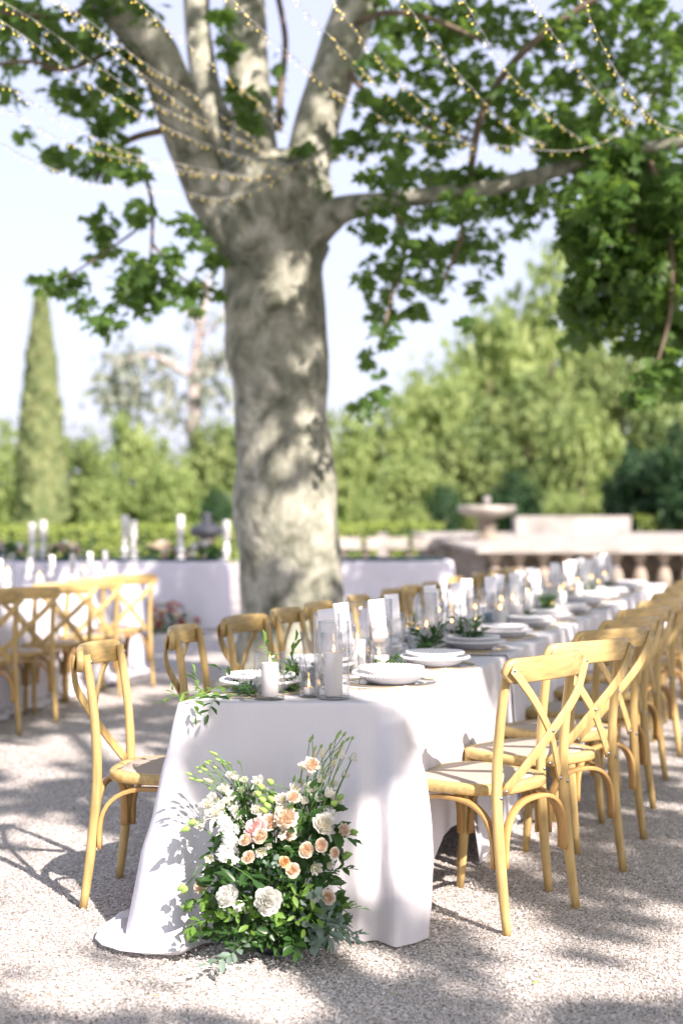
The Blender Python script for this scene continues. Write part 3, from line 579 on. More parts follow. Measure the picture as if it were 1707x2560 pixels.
GS = 'green sprigs spilling over the front of the table'
def sq(u, v, dy=0, dz=0): p = tp(u, v); return (p.x, p.y + dy, p.z + .012 + dz)
zs = lambda x, y: (400 + x * .3189, 1450 + y * .3189)
def tz(x, y, Y): return tuple(dp(*zs(x, y), Y))
sprig('leafy_sprig', [sq(650, 1735), sq(560, 1738, 0, .01), sq(480, 1752, 0, .02), tz(0, 955, 4.86)], .042, 15, 'leafbright', 'pale green sprig trailing off the front left table corner', GS, tpl=NL)
sprig('leafy_sprig', [sq(640, 1742), sq(560, 1748), tz(420, 945, 4.80), tz(380, 1050, 4.76)], .050, 11, 'leafdark', 'dark green sprig hanging over the table edge left of the candles', GS, tpl=NL)
sprig('leafy_sprig', [sq(600, 1745), sq(530, 1752), tz(285, 940, 4.80), tz(280, 1075, 4.76)], .046, 10, 'leafbright', 'sprig drooping straight down over the front left cloth edge', GS, tpl=NL)
sprig('leafy_sprig', [sq(560, 1738), tz(330, 900, 4.95), tz(300, 820, 4.97), tz(275, 730, 4.98)], .046, 9, 'leafbright', 'upright pale sprig rising by the front left chair back', GS, tpl=NL)
sprig('leafy_sprig', [sq(540, 1745), tz(200, 920, 4.9), tz(120, 900, 4.92), tz(100, 850, 4.93)], .036, 9, 'leafbright', 'small sprig tip poking out past the front left corner', GS, tpl=NL)
sprig('leafy_sprig', [sq(640, 1732), tz(620, 880, 5.05), tz(540, 740, 5.08), tz(450, 690, 5.10)], .054, 8, 'leafdark', 'dark sprig lying across the front left plate', GS, tpl=NL)
sprig('leafy_sprig', [sq(690, 1725), tz(860, 760, 5.12), tz(850, 600, 5.10), tz(830, 490, 5.1)], .056, 10, 'leafbright', 'upright sprig with pale leaves above the short glass cylinder', GS, tpl=NL)
sprig('leafy_sprig', [sq(720, 1725), tz(1020, 700, 5.22), tz(1045, 580, 5.22), tz(1060, 480, 5.2)], .056, 9, 'leafbright', 'upright sprig between the short cylinder and crystal glass', GS, tpl=NL)
for k_, (a, b_) in enumerate([((720, 1740), (590, 1728)), ((705, 1728), (735, 1690)), ((735, 1735), (700, 1690)), ((640, 1748), (610, 1752)), ((740, 1742), (745, 1705)), ((650, 1740), (600, 1745))]):
    sprig('leafy_sprig', [sq(*a), sq((a[0] + b_[0]) / 2, (a[1] + b_[1]) / 2, 0, .03), sq(*b_, 0, .02)], .048, 12, 'leafdark' if k_ % 2 else 'leafbright', f'{ORD[k_]} leafy sprig lying low between the front candles and left plate', GS, tpl=NL)
for k_ in range(12):
    a = (random.uniform(692, 742), random.uniform(1712, 1746)); sprig('leafy_sprig', [sq(*a), sq(a[0] + random.uniform(-6, 6), a[1] - 5, 0, .03), sq(a[0] + random.uniform(-14, 14), a[1] - 8, 0, random.uniform(.04, .075))], .040, 9, 'leafdark' if k_ % 3 == 0 else 'leafbright', f'{ORD[k_]} short leafy sprig in the tuft between the short cylinder and the votive', GS, tpl=NL)
def bunch(Y, off, n, h, lm, lab):
    x = (eL(Y) + eR(Y)) / 2 + off; z = ztab(Y) + .004; root = None
    for q in range(max(4, n // 16)):
        a = random.uniform(0, 6.28); r = random.uniform(.06, .16); e = Vector((x + r * .5 * math.cos(a), Y + r * math.sin(a), z + h * random.uniform(.3, 1.1)))
        s_ = sprig('greenery_bunch' if root is None else 'leafy_sprig', [(x, Y, z), (x + (e.x - x) * .4, Y + (e.y - Y) * .4, z + (e.z - z) * .7), tuple(e)], random.uniform(.045, .065), 11, lm, None, None, root, NL)
        if root is None: root = tag(s_, lab, 'greenery', 'leaf bunches along the table centre')
for k_, (Y, off, n, h) in enumerate([(5.35, -.1, 130, .06), (5.75, .02, 110, .05), (6.35, .05, 150, .15), (6.75, .12, 150, .14), (7.5, 0, 100, .08), (8.3, .05, 120, .08), (8.95, .08, 150, .15), (9.9, 0, 110, .1), (10.8, .05, 110, .1), (11.6, .1, 110, .12)]):
    bunch(Y, off, n, h, 'leafdark', f'{ORD[k_]} bunch of dark green leaves from the front along the table centre')

# ------------------------------------------------------------------ the flower arrangement on the gravel
def flower(layers, ruf=.05, seed=1, name='rose', m='peach', n_u=6, n_v=5):
    rr = random.Random(seed); b = MB()
    for li, (R, Hh, np_, hw, curl) in enumerate(layers):
        ph = rr.random() * 6
        for k in range(np_):
            a0 = ph + 2 * math.pi * k / np_ + rr.uniform(-.15, .15); R_ = R * rr.uniform(.88, 1.08); H_ = Hh * rr.uniform(.9, 1.08); vs = []; s1, s2 = rr.random() * 6, rr.random() * 6
            for j in range(n_v):
                v = j / (n_v - 1)
                for i in range(n_u):
                    u = -1 + 2 * i / (n_u - 1); w = hw * math.sin(min(1, v * 1.25 + .18) * math.pi / 2) * (1 - .22 * v * v)
                    tipdrop = .13 * u * u * v * H_
                    r = .05 + (R_ - .05) * math.sin(min(1.45, v * 1.9)) + curl * v ** 4 + ruf * v * math.sin(3.1 * u + s1) + ruf * .6 * v * v * math.sin(6.3 * u + s2) - .09 * R_ * (u * u) * v
                    z = H_ * v ** 1.7 - max(0, curl) * .6 * v ** 5 - tipdrop - .4 + ruf * v * v * math.sin(4.7 * u + s2)
                    vs.append((r * math.cos(a0 + u * w), r * math.sin(a0 + u * w), z))
            b.add(vs, [(j * n_u + i, j * n_u + i + 1, (j + 1) * n_u + i + 1, (j + 1) * n_u + i) for j in range(n_v - 1) for i in range(n_u - 1)])
    return b.mesh(name, M[m])
RS = [(.10, .80, 3, 1.1, -.02), (.19, .84, 4, .95, -.03), (.29, .86, 5, .80, -.02), (.40, .86, 5, .80, 0), (.52, .85, 5, .80, .03), (.65, .80, 5, .80, .06), (.78, .72, 5, .78, .12), (.88, .58, 5, .75, .2)]
RO = {m: [flower(RS, .035, 3 + i, 'rose', m) for i in range(2)] for m in ('peach', 'orange', 'blush')}
BIG = flower([(.12, .86, 4, .9, 0), (.24, .9, 5, .8, 0), (.36, .93, 6, .7, .02), (.48, .92, 7, .6, .02), (.60, .88, 7, .6, .05), (.72, .8, 7, .6, .06), (.84, .68, 7, .6, .1), (.92, .5, 7, .6, .16)], .06, 9, 'white_peony', 'white')
CARN = [flower([(.12, .85, 4, .8, .03), (.26, .9, 6, .7, .05), (.42, .88, 6, .65, .06), (.58, .8, 7, .6, .1), (.74, .68, 7, .6, .14), (.86, .5, 7, .6, .2)], .10, 21 + i, 'ruffled_carnation', m, 7) for i, m in enumerate(('blush', 'ivory', 'peach'))]
PINK = flower([(.18, .7, 3, .9, 0), (.35, .75, 4, .7, .0), (.55, .75, 5, .62, .05), (.8, .62, 5, .62, .2), (1.0, .4, 6, .55, .3)], .05, 31, 'pink_rose', 'pink')
LIS = [flower([(.22, 1.0, 3, .8, .03), (.42, 1.15, 4, .75, .08), (.58, 1.15, 6, .60, .22)], .06, 41 + i, 'lisianthus', 'ivory', 7) for i in range(3)]
def fl5(s): return [((math.cos(a) * r, math.sin(a) * r, z)) for a, r, z in s]
FLV = [(0, 0, 0)] + [(math.cos(a) * r, math.sin(a) * r, z) for k in range(5) for a, r, z in ((2 * math.pi * k / 5 - .5, .75, .12), (2 * math.pi * k / 5 - .2, 1.0, .3), (2 * math.pi * k / 5 + .2, 1.0, .22), (2 * math.pi * k / 5 + .5, .75, .05))]
FLF = [(0, 1 + 4 * k, 2 + 4 * k, 3 + 4 * k, 4 + 4 * k) for k in range(5)]
FAX, FAY = -.205, 4.54
ARR = empty('flower_arrangement', (FAX, FAY, 0)); tag(ARR, 'low arrangement of peach roses, white blooms and dark leaves on the gravel before the table', 'flower arrangement')
def aw(x, y, reg, dy):                                  # point of the arrangement, local
    u, v = 440 + .3189 * x, (1800 if reg == 4 else 2080) + .3189 * y; p = dp(u, v, FAY + dy); return Vector((p.x - FAX, dy, p.z))
def head(me, name, x, y, reg, r, dy, tilt=None, stem=True, label=None):
    p = aw(x, y, reg, dy); s = r * .3189 * (FAY + dy) / F * .98; d = Vector(tilt) if tilt else Vector(((x - 700) / 900 + random.uniform(-.2, .2), -.9, .45 + random.uniform(-.2, .25) + (.2 if reg == 4 else 0)))
    o = link(name, me, ARR, p); o.scale = (s, s, s); q = d.to_track_quat('Z', 'Y'); o.rotation_mode = 'QUATERNION'; o.rotation_quaternion = q
    if label: o['label'] = label
    return o
for x, y, r, m in ((570, 195, 54, 'blush'), (1022, 140, 66, 'peach'), (1140, 103, 60, 'peach'), (1243, 163, 48, 'peach'), (850, 235, 48, 'orange'), (915, 300, 60, 'peach'), (1195, 510, 62, 'peach'), (545, 60, 52, 'blush'), (660, 30, 62, 'blush')):
    head(random.choice(RO[m]), 'rose', x, y, 5, r, -.20 if y > 150 else -.16)
head(CARN[0], 'ruffled_carnation', 190, 425, 5, 62, -.08)
head(BIG, 'white_peony', 395, 500, 5, 92, -.21); head(BIG, 'white_peony', 716, 540, 5, 108, -.25)
for x, y, r, i in ((860, 760, 95, 0), (870, 880, 75, 0), (735, 800, 70, 2), (1165, 815, 95, 1), (1320, 860, 55, 0), (1065, 350, 66, 2), (920, 600, 55, 0), (640, 700, 52, 1), (830, 620, 55, 1), (250, 660, 55, 1), (310, 730, 45, 1)):
    head(CARN[i], 'ruffled_carnation', x, y, 4, r, -.10 + random.uniform(-.02, .03))
head(PINK, 'pink_rose', 620, 845, 4, 90, -.12, (-.4, -.7, .6))
sep = MB()
for k in range(5): a = 2 * math.pi * k / 5; sep.strip([(0, 0, -.45), (.28 * math.cos(a), .28 * math.sin(a), -.25), (.42 * math.cos(a), .42 * math.sin(a), .12)], .16, .03, (-math.sin(a) * 0 + math.cos(a), math.sin(a), .3))
sep.ball((0, 0, -.38), .2, 5); SEP = sep.mesh('calyx', M['bud'])
def root_of(x): return Vector(((x - 740) * .00013, .02, .17))
def lisi(x, y, r, dy, tilt=None):
    o = head(random.choice(LIS), 'lisianthus', x, y, 4, r, dy, tilt or ((x - 700) / 700 + random.uniform(-.3, .3), -.45 + random.uniform(-.25, .2), .85)); link('calyx', SEP, o)
    p = Vector(o.location); q = root_of(x); b = MB(); b.tube(spline([tuple(p), tuple(p.lerp(q, .4) + Vector((0, 0, .02))), tuple(q)], 8), .0022, 5)
    st = b.obj('stem', M['stem'], ARR); return o
for a in ((650, 490, 62), (990, 375, 52), (390, 550, 70), (360, 680, 56), (440, 445, 58), (930, 545, 62), (1050, 545, 66), (1190, 580, 66), (1320, 430, 54), (1295, 290, 44), (200, 830, 58), (470, 700, 44), (480, 460, 40), (1040, 420, 44)): lisi(*a, -.05 + random.uniform(-.03, .03))
for a in ((330, 640, 50), (400, 640, 44), (520, 560, 46), (980, 500, 46), (1110, 620, 54), (1230, 610, 46), (760, 600, 44), (560, 700, 46), (540, 480, 44), (300, 600, 52), (450, 620, 46), (600, 600, 50), (700, 560, 40), (1120, 470, 50), (1240, 500, 46), (860, 600, 46), (1000, 640, 50), (1280, 640, 40), (280, 700, 44), (1180, 420, 38)): lisi(*a, -.03 + random.uniform(-.03, .03))
lisi(1380, 295, 52, -.04, (.9, -.3, .35))
for x, y, r in ((665, 150, 60), (725, 105, 36), (1090, 280, 68), (1205, 255, 46), (265, 200, 50), (560, 610, 40)):
    o = head(LIS[1], 'lisianthus', x, y, 5, r, -.14, (random.uniform(-.5, .5), -.8, -.1)); link('calyx', SEP, o)
def stock(x0, y0, x1, y1, reg, w, dy, n=46, m='white'):
    a, b_ = aw(x0, y0, reg, dy), aw(x1, y1, reg, dy); k = .3189 * FAY / F; t = RNG.random(n); T = np.array([tuple(a.lerp(b_, q)) for q in t]) ; ax = np.array((b_ - a).normalized()); rd = rdir(n); rd[:, 1] -= .5; rd -= np.outer(rd @ ax, ax); rd /= np.linalg.norm(rd, axis=1, keepdims=True)
    T = T + rd * (w * k * RNG.uniform(.45, 1.0, n) * (1 - .5 * t))[:, None]; z = rd + ax * .4; z /= np.linalg.norm(z, axis=1, keepdims=True); x_ = np.cross(z, rdir(n)); x_ /= np.linalg.norm(x_, axis=1, keepdims=True); R = np.stack([x_, np.cross(z, x_), z], 2) * RNG.uniform(.009, .014, (n, 1, 1))
    link('stock_spike', instanced('stock_spike', FLV, FLF, R, T, M[m]), ARR)
stock(400, 210, 440, 20, 5, 95, -.11, 60); stock(420, 900, 330, 720, 4, 75, -.06, 46); stock(470, 760, 420, 560, 4, 50, -.03, 30); stock(240, 760, 210, 660, 4, 45, -.03, 22); stock(840, 900, 830, 680, 4, 85, -.08, 40, 'ivory'); stock(1210, 800, 1190, 690, 4, 60, -.05, 26)
stock(470, 590, 520, 570, 5, 45, -.17, 22); stock(1190, 870, 1260, 880, 5, 30, -.15, 14); stock(1085, 520, 1075, 540, 5, 22, -.16, 8)
def budm(l, w): b = MB(); b.lathe([(.0006, 0), (w, l * .2), (w * 1.05, l * .45), (w * .6, l * .78), (.0004, l)], 8); return b.mesh('bud', M['bud'])
BUDS = [budm(.020, .0042), budm(.026, .0045), budm(.014, .0045)]; BIGB = budm(.030, .010)
WB = MB(); WB.lathe([(.0006, 0), (.006, .008), (.0065, .018), (.004, .03), (.0004, .036)], 8); WBUD = WB.mesh('bud', M['ivory'])
def bud(x, y, reg=4, big=0, dy=None, bend=.35):
    p = aw(x, y, reg, random.uniform(-.06, .03) if dy is None else dy); lft = x < 620; q = aw((560 if lft else 1010) + random.uniform(-70, 70), 860 + random.uniform(-40, 60), 4, random.uniform(-.03, .03)) if reg == 4 else aw(400, 260, 5, -.05)
    m1 = q.lerp(p, .55) + Vector((random.uniform(-.025, .025), random.uniform(-.02, .02), random.uniform(.005, .035))); pts = [Vector(t) for t in spline([tuple(q), tuple(m1), tuple(p)], 10)]; d = (pts[-1] - pts[-2]).normalized(); d = (d + Vector(((-.6 if lft else .25) * bend * 2, -.1, -.25 if lft and y > 240 else .2))).normalized()
    b = MB(); b.tube(pts, .0013, 5); st = b.obj('stem', M['stem'], ARR); o = link('bud', [random.choice(BUDS), BIGB, WBUD][big], st, pts[-1]); o.rotation_mode = 'QUATERNION'; o.rotation_quaternion = d.to_track_quat('Z', 'Y')
for x, y in ((300, 265), (330, 275), (130, 430), (160, 465), (215, 478), (200, 375), (205, 408), (235, 370), (265, 345), (285, 330), (320, 380), (350, 320), (385, 330), (405, 355), (430, 350), (505, 340), (545, 468), (275, 540), (250, 400), (1045, 180), (1068, 155), (1083, 240), (1255, 150), (1270, 118), (1305, 130), (1330, 165), (1375, 155), (1205, 232), (1290, 212), (1130, 220), (958, 490), (920, 490), (1150, 400), (1240, 290)): bud(x, y)
for x, y in ((1145, 300), (1205, 370), (490, 470), (1085, 300), (1265, 270), (300, 490)): bud(x, y, 4, 2)
for x, y in ((757, 500), (660, 590), (700, 640), (740, 690), (770, 640), (720, 720), (690, 540), (1275, 620), (1210, 665), (1360, 880), (110, 840), (160, 790), (880, 720), (905, 700)): bud(x, y, 4, 1, -.07)
for x, y in ((70, 415), (90, 425), (1310, 180), (1290, 200)): bud(x, y, 5, 1, -.05)
# leaves of the arrangement: dark mass, bright front leaves, eucalyptus
def leafcloud(name, n, cx_, cy_, rx, ry, reg, dy, ddy, size, lm, tpl=OV, ud=(0, -.6, .5)):
    th = RNG.uniform(0, 2 * math.pi, n); rr_ = np.sqrt(RNG.random(n)); X = cx_ + rx * rr_ * np.cos(th); Y = cy_ + ry * rr_ * np.sin(th)
    T = np.array([tuple(aw(x, y, reg, dy + RNG.uniform(-ddy, ddy))) for x, y in zip(X, Y)]); T[:, 2] = np.maximum(T[:, 2], .012)
    D = rdir(n) + np.stack([(X - 720) / 900, np.full(n, -.5), -(Y - cy_) / ry * .4], 1); D[T[:, 2] < .05, 2] = np.abs(D[T[:, 2] < .05, 2]) * .3
    return link(name, instanced(name, tpl, OVF, frames(D, rdir(n) * .7 + np.array(ud), RNG.uniform(.7, 1.25, n) * size), T, M[lm]), ARR)
leafcloud('dark_foliage', 520, 760, 470, 520, 400, 5, -.02, .10, .050, 'leafdark')
leafcloud('dark_foliage', 300, 760, 700, 560, 190, 5, -.08, .09, .042, 'leafdark'); leafcloud('dark_foliage', 120, 760, 820, 430, 90, 5, -.15, .06, .038, 'leafdark')
leafcloud('dark_foliage', 105, 960, 60, 360, 160, 5, -.04, .05, .055, 'leafdark')
leafcloud('dark_foliage', 60, 470, 680, 130, 190, 4, -.01, .03, .046, 'leafdark', NL); leafcloud('dark_foliage', 70, 1080, 690, 170, 170, 4, -.01, .03, .046, 'leafdark', NL); leafcloud('bright_foliage', 36, 740, 660, 120, 100, 4, -.04, .03, .03, 'leafbright', NL)
leafcloud('dark_foliage', 60, 430, 180, 170, 180, 5, -.03, .03, .06, 'leafdark', NL)
leafcloud('bright_foliage', 52, 620, 650, 260, 130, 5, -.20, .04, .034, 'leafbright')
leafcloud('bright_foliage', 34, 960, 590, 210, 180, 5, -.19, .04, .036, 'leafbright')
leafcloud('bright_foliage', 34, 240, 620, 120, 160, 5, -.10, .04, .036, 'leafbright')
leafcloud('bright_foliage', 26, 880, 420, 190, 90, 5, -.15, .03, .026, 'leafbright', NL)
leafcloud('eucalyptus_foliage', 26, 1130, 640, 190, 150, 5, -.18, .03, .040, 'euca', RD); leafcloud('eucalyptus_foliage', 12, 770, 260, 60, 80, 5, -.15, .02, .026, 'euca', RD)
for (pts, sz, n, lm, tp_) in (
    ([aw(330, 220, 5, -.05), aw(450, 270, 5, -.17), aw(560, 340, 5, -.2), aw(620, 390, 5, -.2)], .075, 7, 'leafdark', NL), ([aw(560, 420, 5, -.12), aw(500, 410, 5, -.18), aw(440, 380, 5, -.2)], .09, 5, 'leafdark', NL),
    ([aw(530, 560, 4, -.02), aw(540, 640, 4, -.04), aw(560, 780, 4, -.05)], .055, 9, 'leafdark', OV), ([aw(1060, 690, 4, -.05), aw(1080, 640, 4, -.06), aw(1110, 600, 4, -.06)], .05, 5, 'leafdark', OV),
    ([aw(1200, 880, 4, -.06), aw(1290, 900, 4, -.10), aw(1380, 60, 5, -.09)], .075, 5, 'leafdark', OV), ([aw(1220, 330, 5, -.05), aw(1300, 280, 5, -.06), aw(1380, 290, 5, -.06)], .036, 12, 'leafdark', OV),
    ([aw(1250, 620, 5, -.06), aw(1330, 590, 5, -.08), aw(1440, 600, 5, -.08)], .05, 6, 'leafbright', NL), ([aw(300, 600, 5, -.05), aw(200, 560, 5, -.07), aw(110, 560, 5, -.08)], .042, 9, 'leafdark', OV),
    ([aw(420, 680, 5, -.12), aw(260, 690, 5, -.15), aw(140, 730, 5, -.17), aw(130, 800, 5, -.17)], .04, 13, 'leafbright', OV), ([aw(500, 780, 5, -.12), aw(300, 780, 5, -.17), aw(160, 840, 5, -.19)], .042, 12, 'leafdark', OV),
    ([aw(1180, 640, 5, -.12), aw(1240, 720, 5, -.17), aw(1300, 780, 5, -.19), aw(1430, 850, 5, -.18)], .045, 14, 'euca', NL), ([aw(1150, 640, 5, -.14), aw(1180, 740, 5, -.19), aw(1200, 820, 5, -.2)], .06, 8, 'euca', NL), ([aw(1300, 700, 5, -.12), aw(1380, 790, 5, -.16), aw(1470, 800, 5, -.16)], .034, 14, 'euca', NL),
    ([aw(900, 760, 5, -.12), aw(920, 860, 5, -.2), aw(930, 950, 5, -.24)], .055, 12, 'leafdark', OV), ([aw(1000, 780, 5, -.12), aw(1050, 840, 5, -.2), aw(1070, 890, 5, -.22)], .045, 8, 'euca', RD),
    ([aw(560, 860, 5, -.17), aw(470, 930, 5, -.24), aw(400, 980, 5, -.28), aw(250, 1030, 5, -.33)], .048, 12, 'euca', OV), ([aw(640, 480, 4, -.02), aw(620, 700, 4, -.03), aw(640, 800, 4, -.05)], .045, 6, 'leafdark', NL), ([aw(760, 520, 4, -.06), aw(755, 600, 4, -.05), aw(750, 680, 4, -.05)], .02, 6, 'leafbright', NL)):
    pts = [Vector((p.x, p.y, max(p.z, .012))) for p in pts]; o = sprig('foliage_stem', pts, sz, n, lm, None, None, ARR, tp_, .0016)
b = MB(); b.lathe([(.001, .004), (.06, .004), (.065, .02), (.06, .05), (.001, .06)], 28); b.obj('base_tray', M['iron'], ARR)

# ------------------------------------------------------------------ the old plane tree
TY = 11.5; KD = 1.08865
PT = empty('plane_tree', (dd(660, 1578, TY).x, TY, 0)); tag(PT, 'huge old plane tree with mottled bark rising between the tables', 'tree'); PO = Vector(PT.location)
def limb(name, pts, n, parent, m, sides=20, lump=.06, seed=0., origin=PO):   # pts: (d x, d y, half width in d px, depth)
    S_ = spline(pts, n); b = MB(); rings = []; P = [dd(x, y, Y) for x, y, hw, Y in S_]
    a = Vector((0, 1, 0))
    for i, (x, y, hw, Y) in enumerate(S_):
        t = (P[min(i + 1, n)] - P[max(i - 1, 0)]).normalized(); bb = t.cross(a).normalized(); a2 = bb.cross(t).normalized(); r = hw * KD * Y / F; rg = []
        for k in range(sides):
            w = 2 * math.pi * k / sides; q = P[i] + (bb * math.cos(w) + a2 * math.sin(w)) * r; f = noise.noise(q * (1.1 / max(.12, r) * .35) + Vector((seed, 0, 0))) * lump * 1.6 + noise.noise(q * 3.5 + Vector((seed, 4, 0))) * lump * .8
            rg.append(P[i] + (bb * math.cos(w) + a2 * math.sin(w)) * r * (1 + f) - origin)
        rings.append(rg)
    b.rings(rings); return b.obj(name, m, parent)
limb('trunk', [(667, 1586, 175, TY), (668, 1530, 142, TY), (667, 1450, 124, TY), (664, 1300, 120, TY), (657, 1200, 119, TY), (654, 1100, 113, TY), (648, 1000, 107, TY), (643, 900, 105, TY), (636, 800, 111, TY), (637, 700, 111, TY), (626, 600, 121, TY), (620, 530, 140, TY), (612, 460, 152, TY), (606, 405, 128, TY), (600, 370, 90, TY)], 60, PT, M['bark'], 64, .085)
limb('limb', [(585, 610, 62, TY - .1), (520, 500, 60, TY - .15), (470, 410, 55, TY - .2), (425, 300, 52, TY - .3), (385, 180, 52, TY - .4), (320, 70, 50, TY - .5), (215, -50, 48, TY - .7), (90, -200, 44, TY - .9)], 36, PT, M['bark'], 28, .05, 3)
limb('limb', [(590, 520, 70, TY + .05), (585, 400, 56, TY + .1), (580, 270, 50, TY + .2), (568, 120, 48, TY + .3), (560, -60, 45, TY + .4), (545, -250, 40, TY + .5)], 30, PT, M['bark'], 28, .05, 5)
limb('limb', [(570, 480, 40, TY + .3), (535, 360, 40, TY + .4), (490, 250, 34, TY + .5), (460, 120, 31, TY + .6), (452, -20, 30, TY + .7), (470, -200, 26, TY + .8)], 26, PT, M['bark'], 22, .05, 8)
limb('limb', [(655, 590, 72, TY - .05), (690, 460, 70, TY), (705, 370, 54, TY), (732, 270, 51, TY), (768, 160, 51, TY), (805, 50, 50, TY + .1), (850, -80, 48, TY + .2), (900, -240, 42, TY + .3)], 34, PT, M['bark'], 28, .05, 11)
limb('limb', [(690, 545, 60, TY - .1), (750, 500, 42, TY - .2), (800, 478, 30, TY - .3), (870, 466, 24, TY - .4), (960, 452, 21, TY - .5), (1100, 435, 19, TY - .7), (1230, 405, 19, TY - .8), (1390, 355, 16, TY - 1), (1580, 325, 13, TY - 1.2), (1750, 280, 9, TY - 1.4)], 44, PT, M['bark'], 16, .05, 14)
for pts in ([(640, 300, 8, TY + .8), (645, 200, 8, TY + .9), (655, 90, 7, TY + 1), (632, -40, 7, TY + 1.1)], [(1075, 430, 9, TY - .6), (1095, 300, 9, TY - .7), (1130, 210, 9, TY - .8), (1215, 105, 9, TY - 1), (1360, 0, 8, TY - 1.2), (1460, -60, 8, TY - 1.3)], [(420, 290, 9, TY - .3), (300, 320, 8, TY - .4), (245, 375, 6, TY - .5), (220, 420, 4, TY - .5)],
            [(300, 340, 6, TY - .4), (345, 440, 5, TY - .5), (350, 540, 4, TY - .6), (340, 640, 3, TY - .6)], [(250, 120, 7, TY - .5), (150, 160, 6, TY - .7), (60, 140, 5, TY - .8), (-60, 160, 4, TY - .9)], [(330, 60, 8, TY - .4), (240, 20, 7, TY - .6), (120, 40, 6, TY - .8), (-40, 20, 5, TY - 1)],
            [(900, 460, 6, TY - .4), (930, 560, 5, TY - .5), (900, 680, 4, TY - .5), (870, 800, 3, TY - .6)], [(1050, 440, 6, TY - .6), (1060, 540, 5, TY - .6), (1020, 640, 4, TY - .6)], [(1400, 350, 9, TY - 1), (1450, 450, 8, TY - 1.2), (1440, 600, 6, TY - 1.3), (1400, 720, 4, TY - 1.3)], [(1480, 340, 9, TY - 1.1), (1530, 500, 8, TY - 1.3), (1540, 700, 6, TY - 1.4), (1500, 860, 4, TY - 1.4)],
            [(800, 60, 9, TY), (880, 30, 8, TY - .3), (980, 40, 7, TY - .5), (1100, 90, 5, TY - .7)], [(780, 140, 8, TY), (850, 220, 7, TY - .3), (950, 280, 6, TY - .4), (1080, 320, 4, TY - .6)], [(350, 500, 4, TY - .5), (270, 560, 3, TY - .6), (150, 640, 2.5, TY - .7)], [(350, 560, 4, TY - .6), (420, 640, 3, TY - .6), (480, 660, 2, TY - .6)]):
    limb('branch', pts, 20, PT, M['brownbark'], 8, .03)
PLn = [(p[0], p[1], p[2]) for p in PL]
def crown(name, clusters, size, m=None, droop=.5):
    T, R = [], []
    for x, y, rx, ry, Y, dY, n in clusters:
        n = int(n); v = rdir(n) * (RNG.random((n, 1)) ** .45); k = KD * Y / F; c_ = dd(x, y, Y)
        T.append(np.array(c_ - PO) + v * np.array([rx * k, dY, ry * k])); R.append(leaf_frames(n, size, droop))
    return link(name, instanced(name, PLn, PLF, np.concatenate(R), np.concatenate(T), M[m or 'planeleaf']), PT)
LC = [(20, 40, 60, 50), (110, 55, 60, 45), (170, 110, 50, 30), (60, 10, 70, 25), (210, 80, 40, 50), (240, 20, 60, 25), (330, 25, 45, 22), (165, 215, 55, 45), (250, 285, 55, 40), (215, 365, 60, 45), (290, 370, 50, 32), (135, 355, 34, 26), (60, 310, 26, 16), (20, 210, 30, 26), (250, 180, 60, 35), (300, 230, 50, 40), (110, 130, 45, 35), (30, 130, 40, 30), (300, 130, 40, 40),
      (250, 500, 40, 22), (330, 480, 42, 28), (240, 565, 34, 40), (160, 640, 46, 26), (115, 655, 34, 20), (310, 620, 45, 40), (335, 690, 48, 40), (240, 735, 36, 30), (415, 655, 40, 34), (395, 590, 40, 32), (475, 655, 40, 26), (490, 590, 28, 34), (440, 700, 30, 18), (190, 690, 34, 16), (470, 545, 26, 26), (425, 505, 30, 26), (200, 500, 18, 12), (90, 640, 22, 22), (280, 660, 40, 26), (365, 640, 36, 34)]
crown('foliage', [(x, y, rx * 1.05, ry * 1.05, TY - .6 + random.uniform(-.5, .4), .3, rx * ry / 44) for x, y, rx, ry in LC], .106)
crown('foliage', [(520, 40, 25, 30, TY - .3, .15, 14), (535, 110, 28, 40, TY - .3, .15, 18), (560, 225, 40, 22, TY - .4, .2, 16), (572, 270, 34, 26, TY - .4, .2, 18), (535, 190, 18, 16, TY - .3, .1, 7), (700, 340, 40, 14, TY - .5, .2, 8), (740, 430, 20, 10, TY - .5, .1, 4), (640, 150, 20, 60, TY + .9, .2, 10), (630, 250, 26, 30, TY + .9, .2, 8)], .125, 'planeleaf')
RC = [(870, 40, 60, 40), (960, 50, 70, 45), (1060, 60, 70, 60), (1160, 50, 60, 50), (1270, 70, 60, 50), (1380, 50, 70, 50), (1490, 60, 60, 60), (1560, 90, 40, 60), (880, 140, 50, 40), (990, 150, 70, 45), (1090, 180, 60, 60), (1190, 200, 60, 50), (1290, 180, 60, 50), (1400, 160, 70, 60), (1510, 190, 70, 60), (860, 240, 44, 44), (940, 240, 50, 40), (1030, 260, 60, 44), (1150, 290, 70, 40), (1260, 290, 60, 44), (1380, 260, 70, 50), (1500, 300, 70, 60), (850, 320, 50, 30), (920, 330, 50, 28), (1010, 330, 50, 26),
      (900, 395, 60, 26), (1000, 400, 70, 30), (1090, 400, 60, 28), (880, 470, 50, 26), (960, 490, 60, 36), (1050, 480, 60, 40), (1120, 470, 60, 40), (850, 520, 40, 30), (930, 550, 44, 40), (1000, 580, 50, 40), (1070, 560, 50, 44), (1120, 590, 36, 40), (860, 620, 40, 30), (920, 640, 40, 40), (1000, 650, 40, 34), (870, 700, 34, 40), (940, 720, 34, 34), (1060, 740, 20, 16), (890, 770, 34, 26), (850, 820, 18, 30), (875, 850, 14, 12), (835, 935, 30, 20), (870, 900, 22, 22), (1190, 440, 60, 40), (1180, 530, 40, 22), (1230, 480, 40, 30), (820, 640, 20, 20), (1100, 660, 30, 20), (790, 330, 30, 30), (1300, 440, 50, 40)]
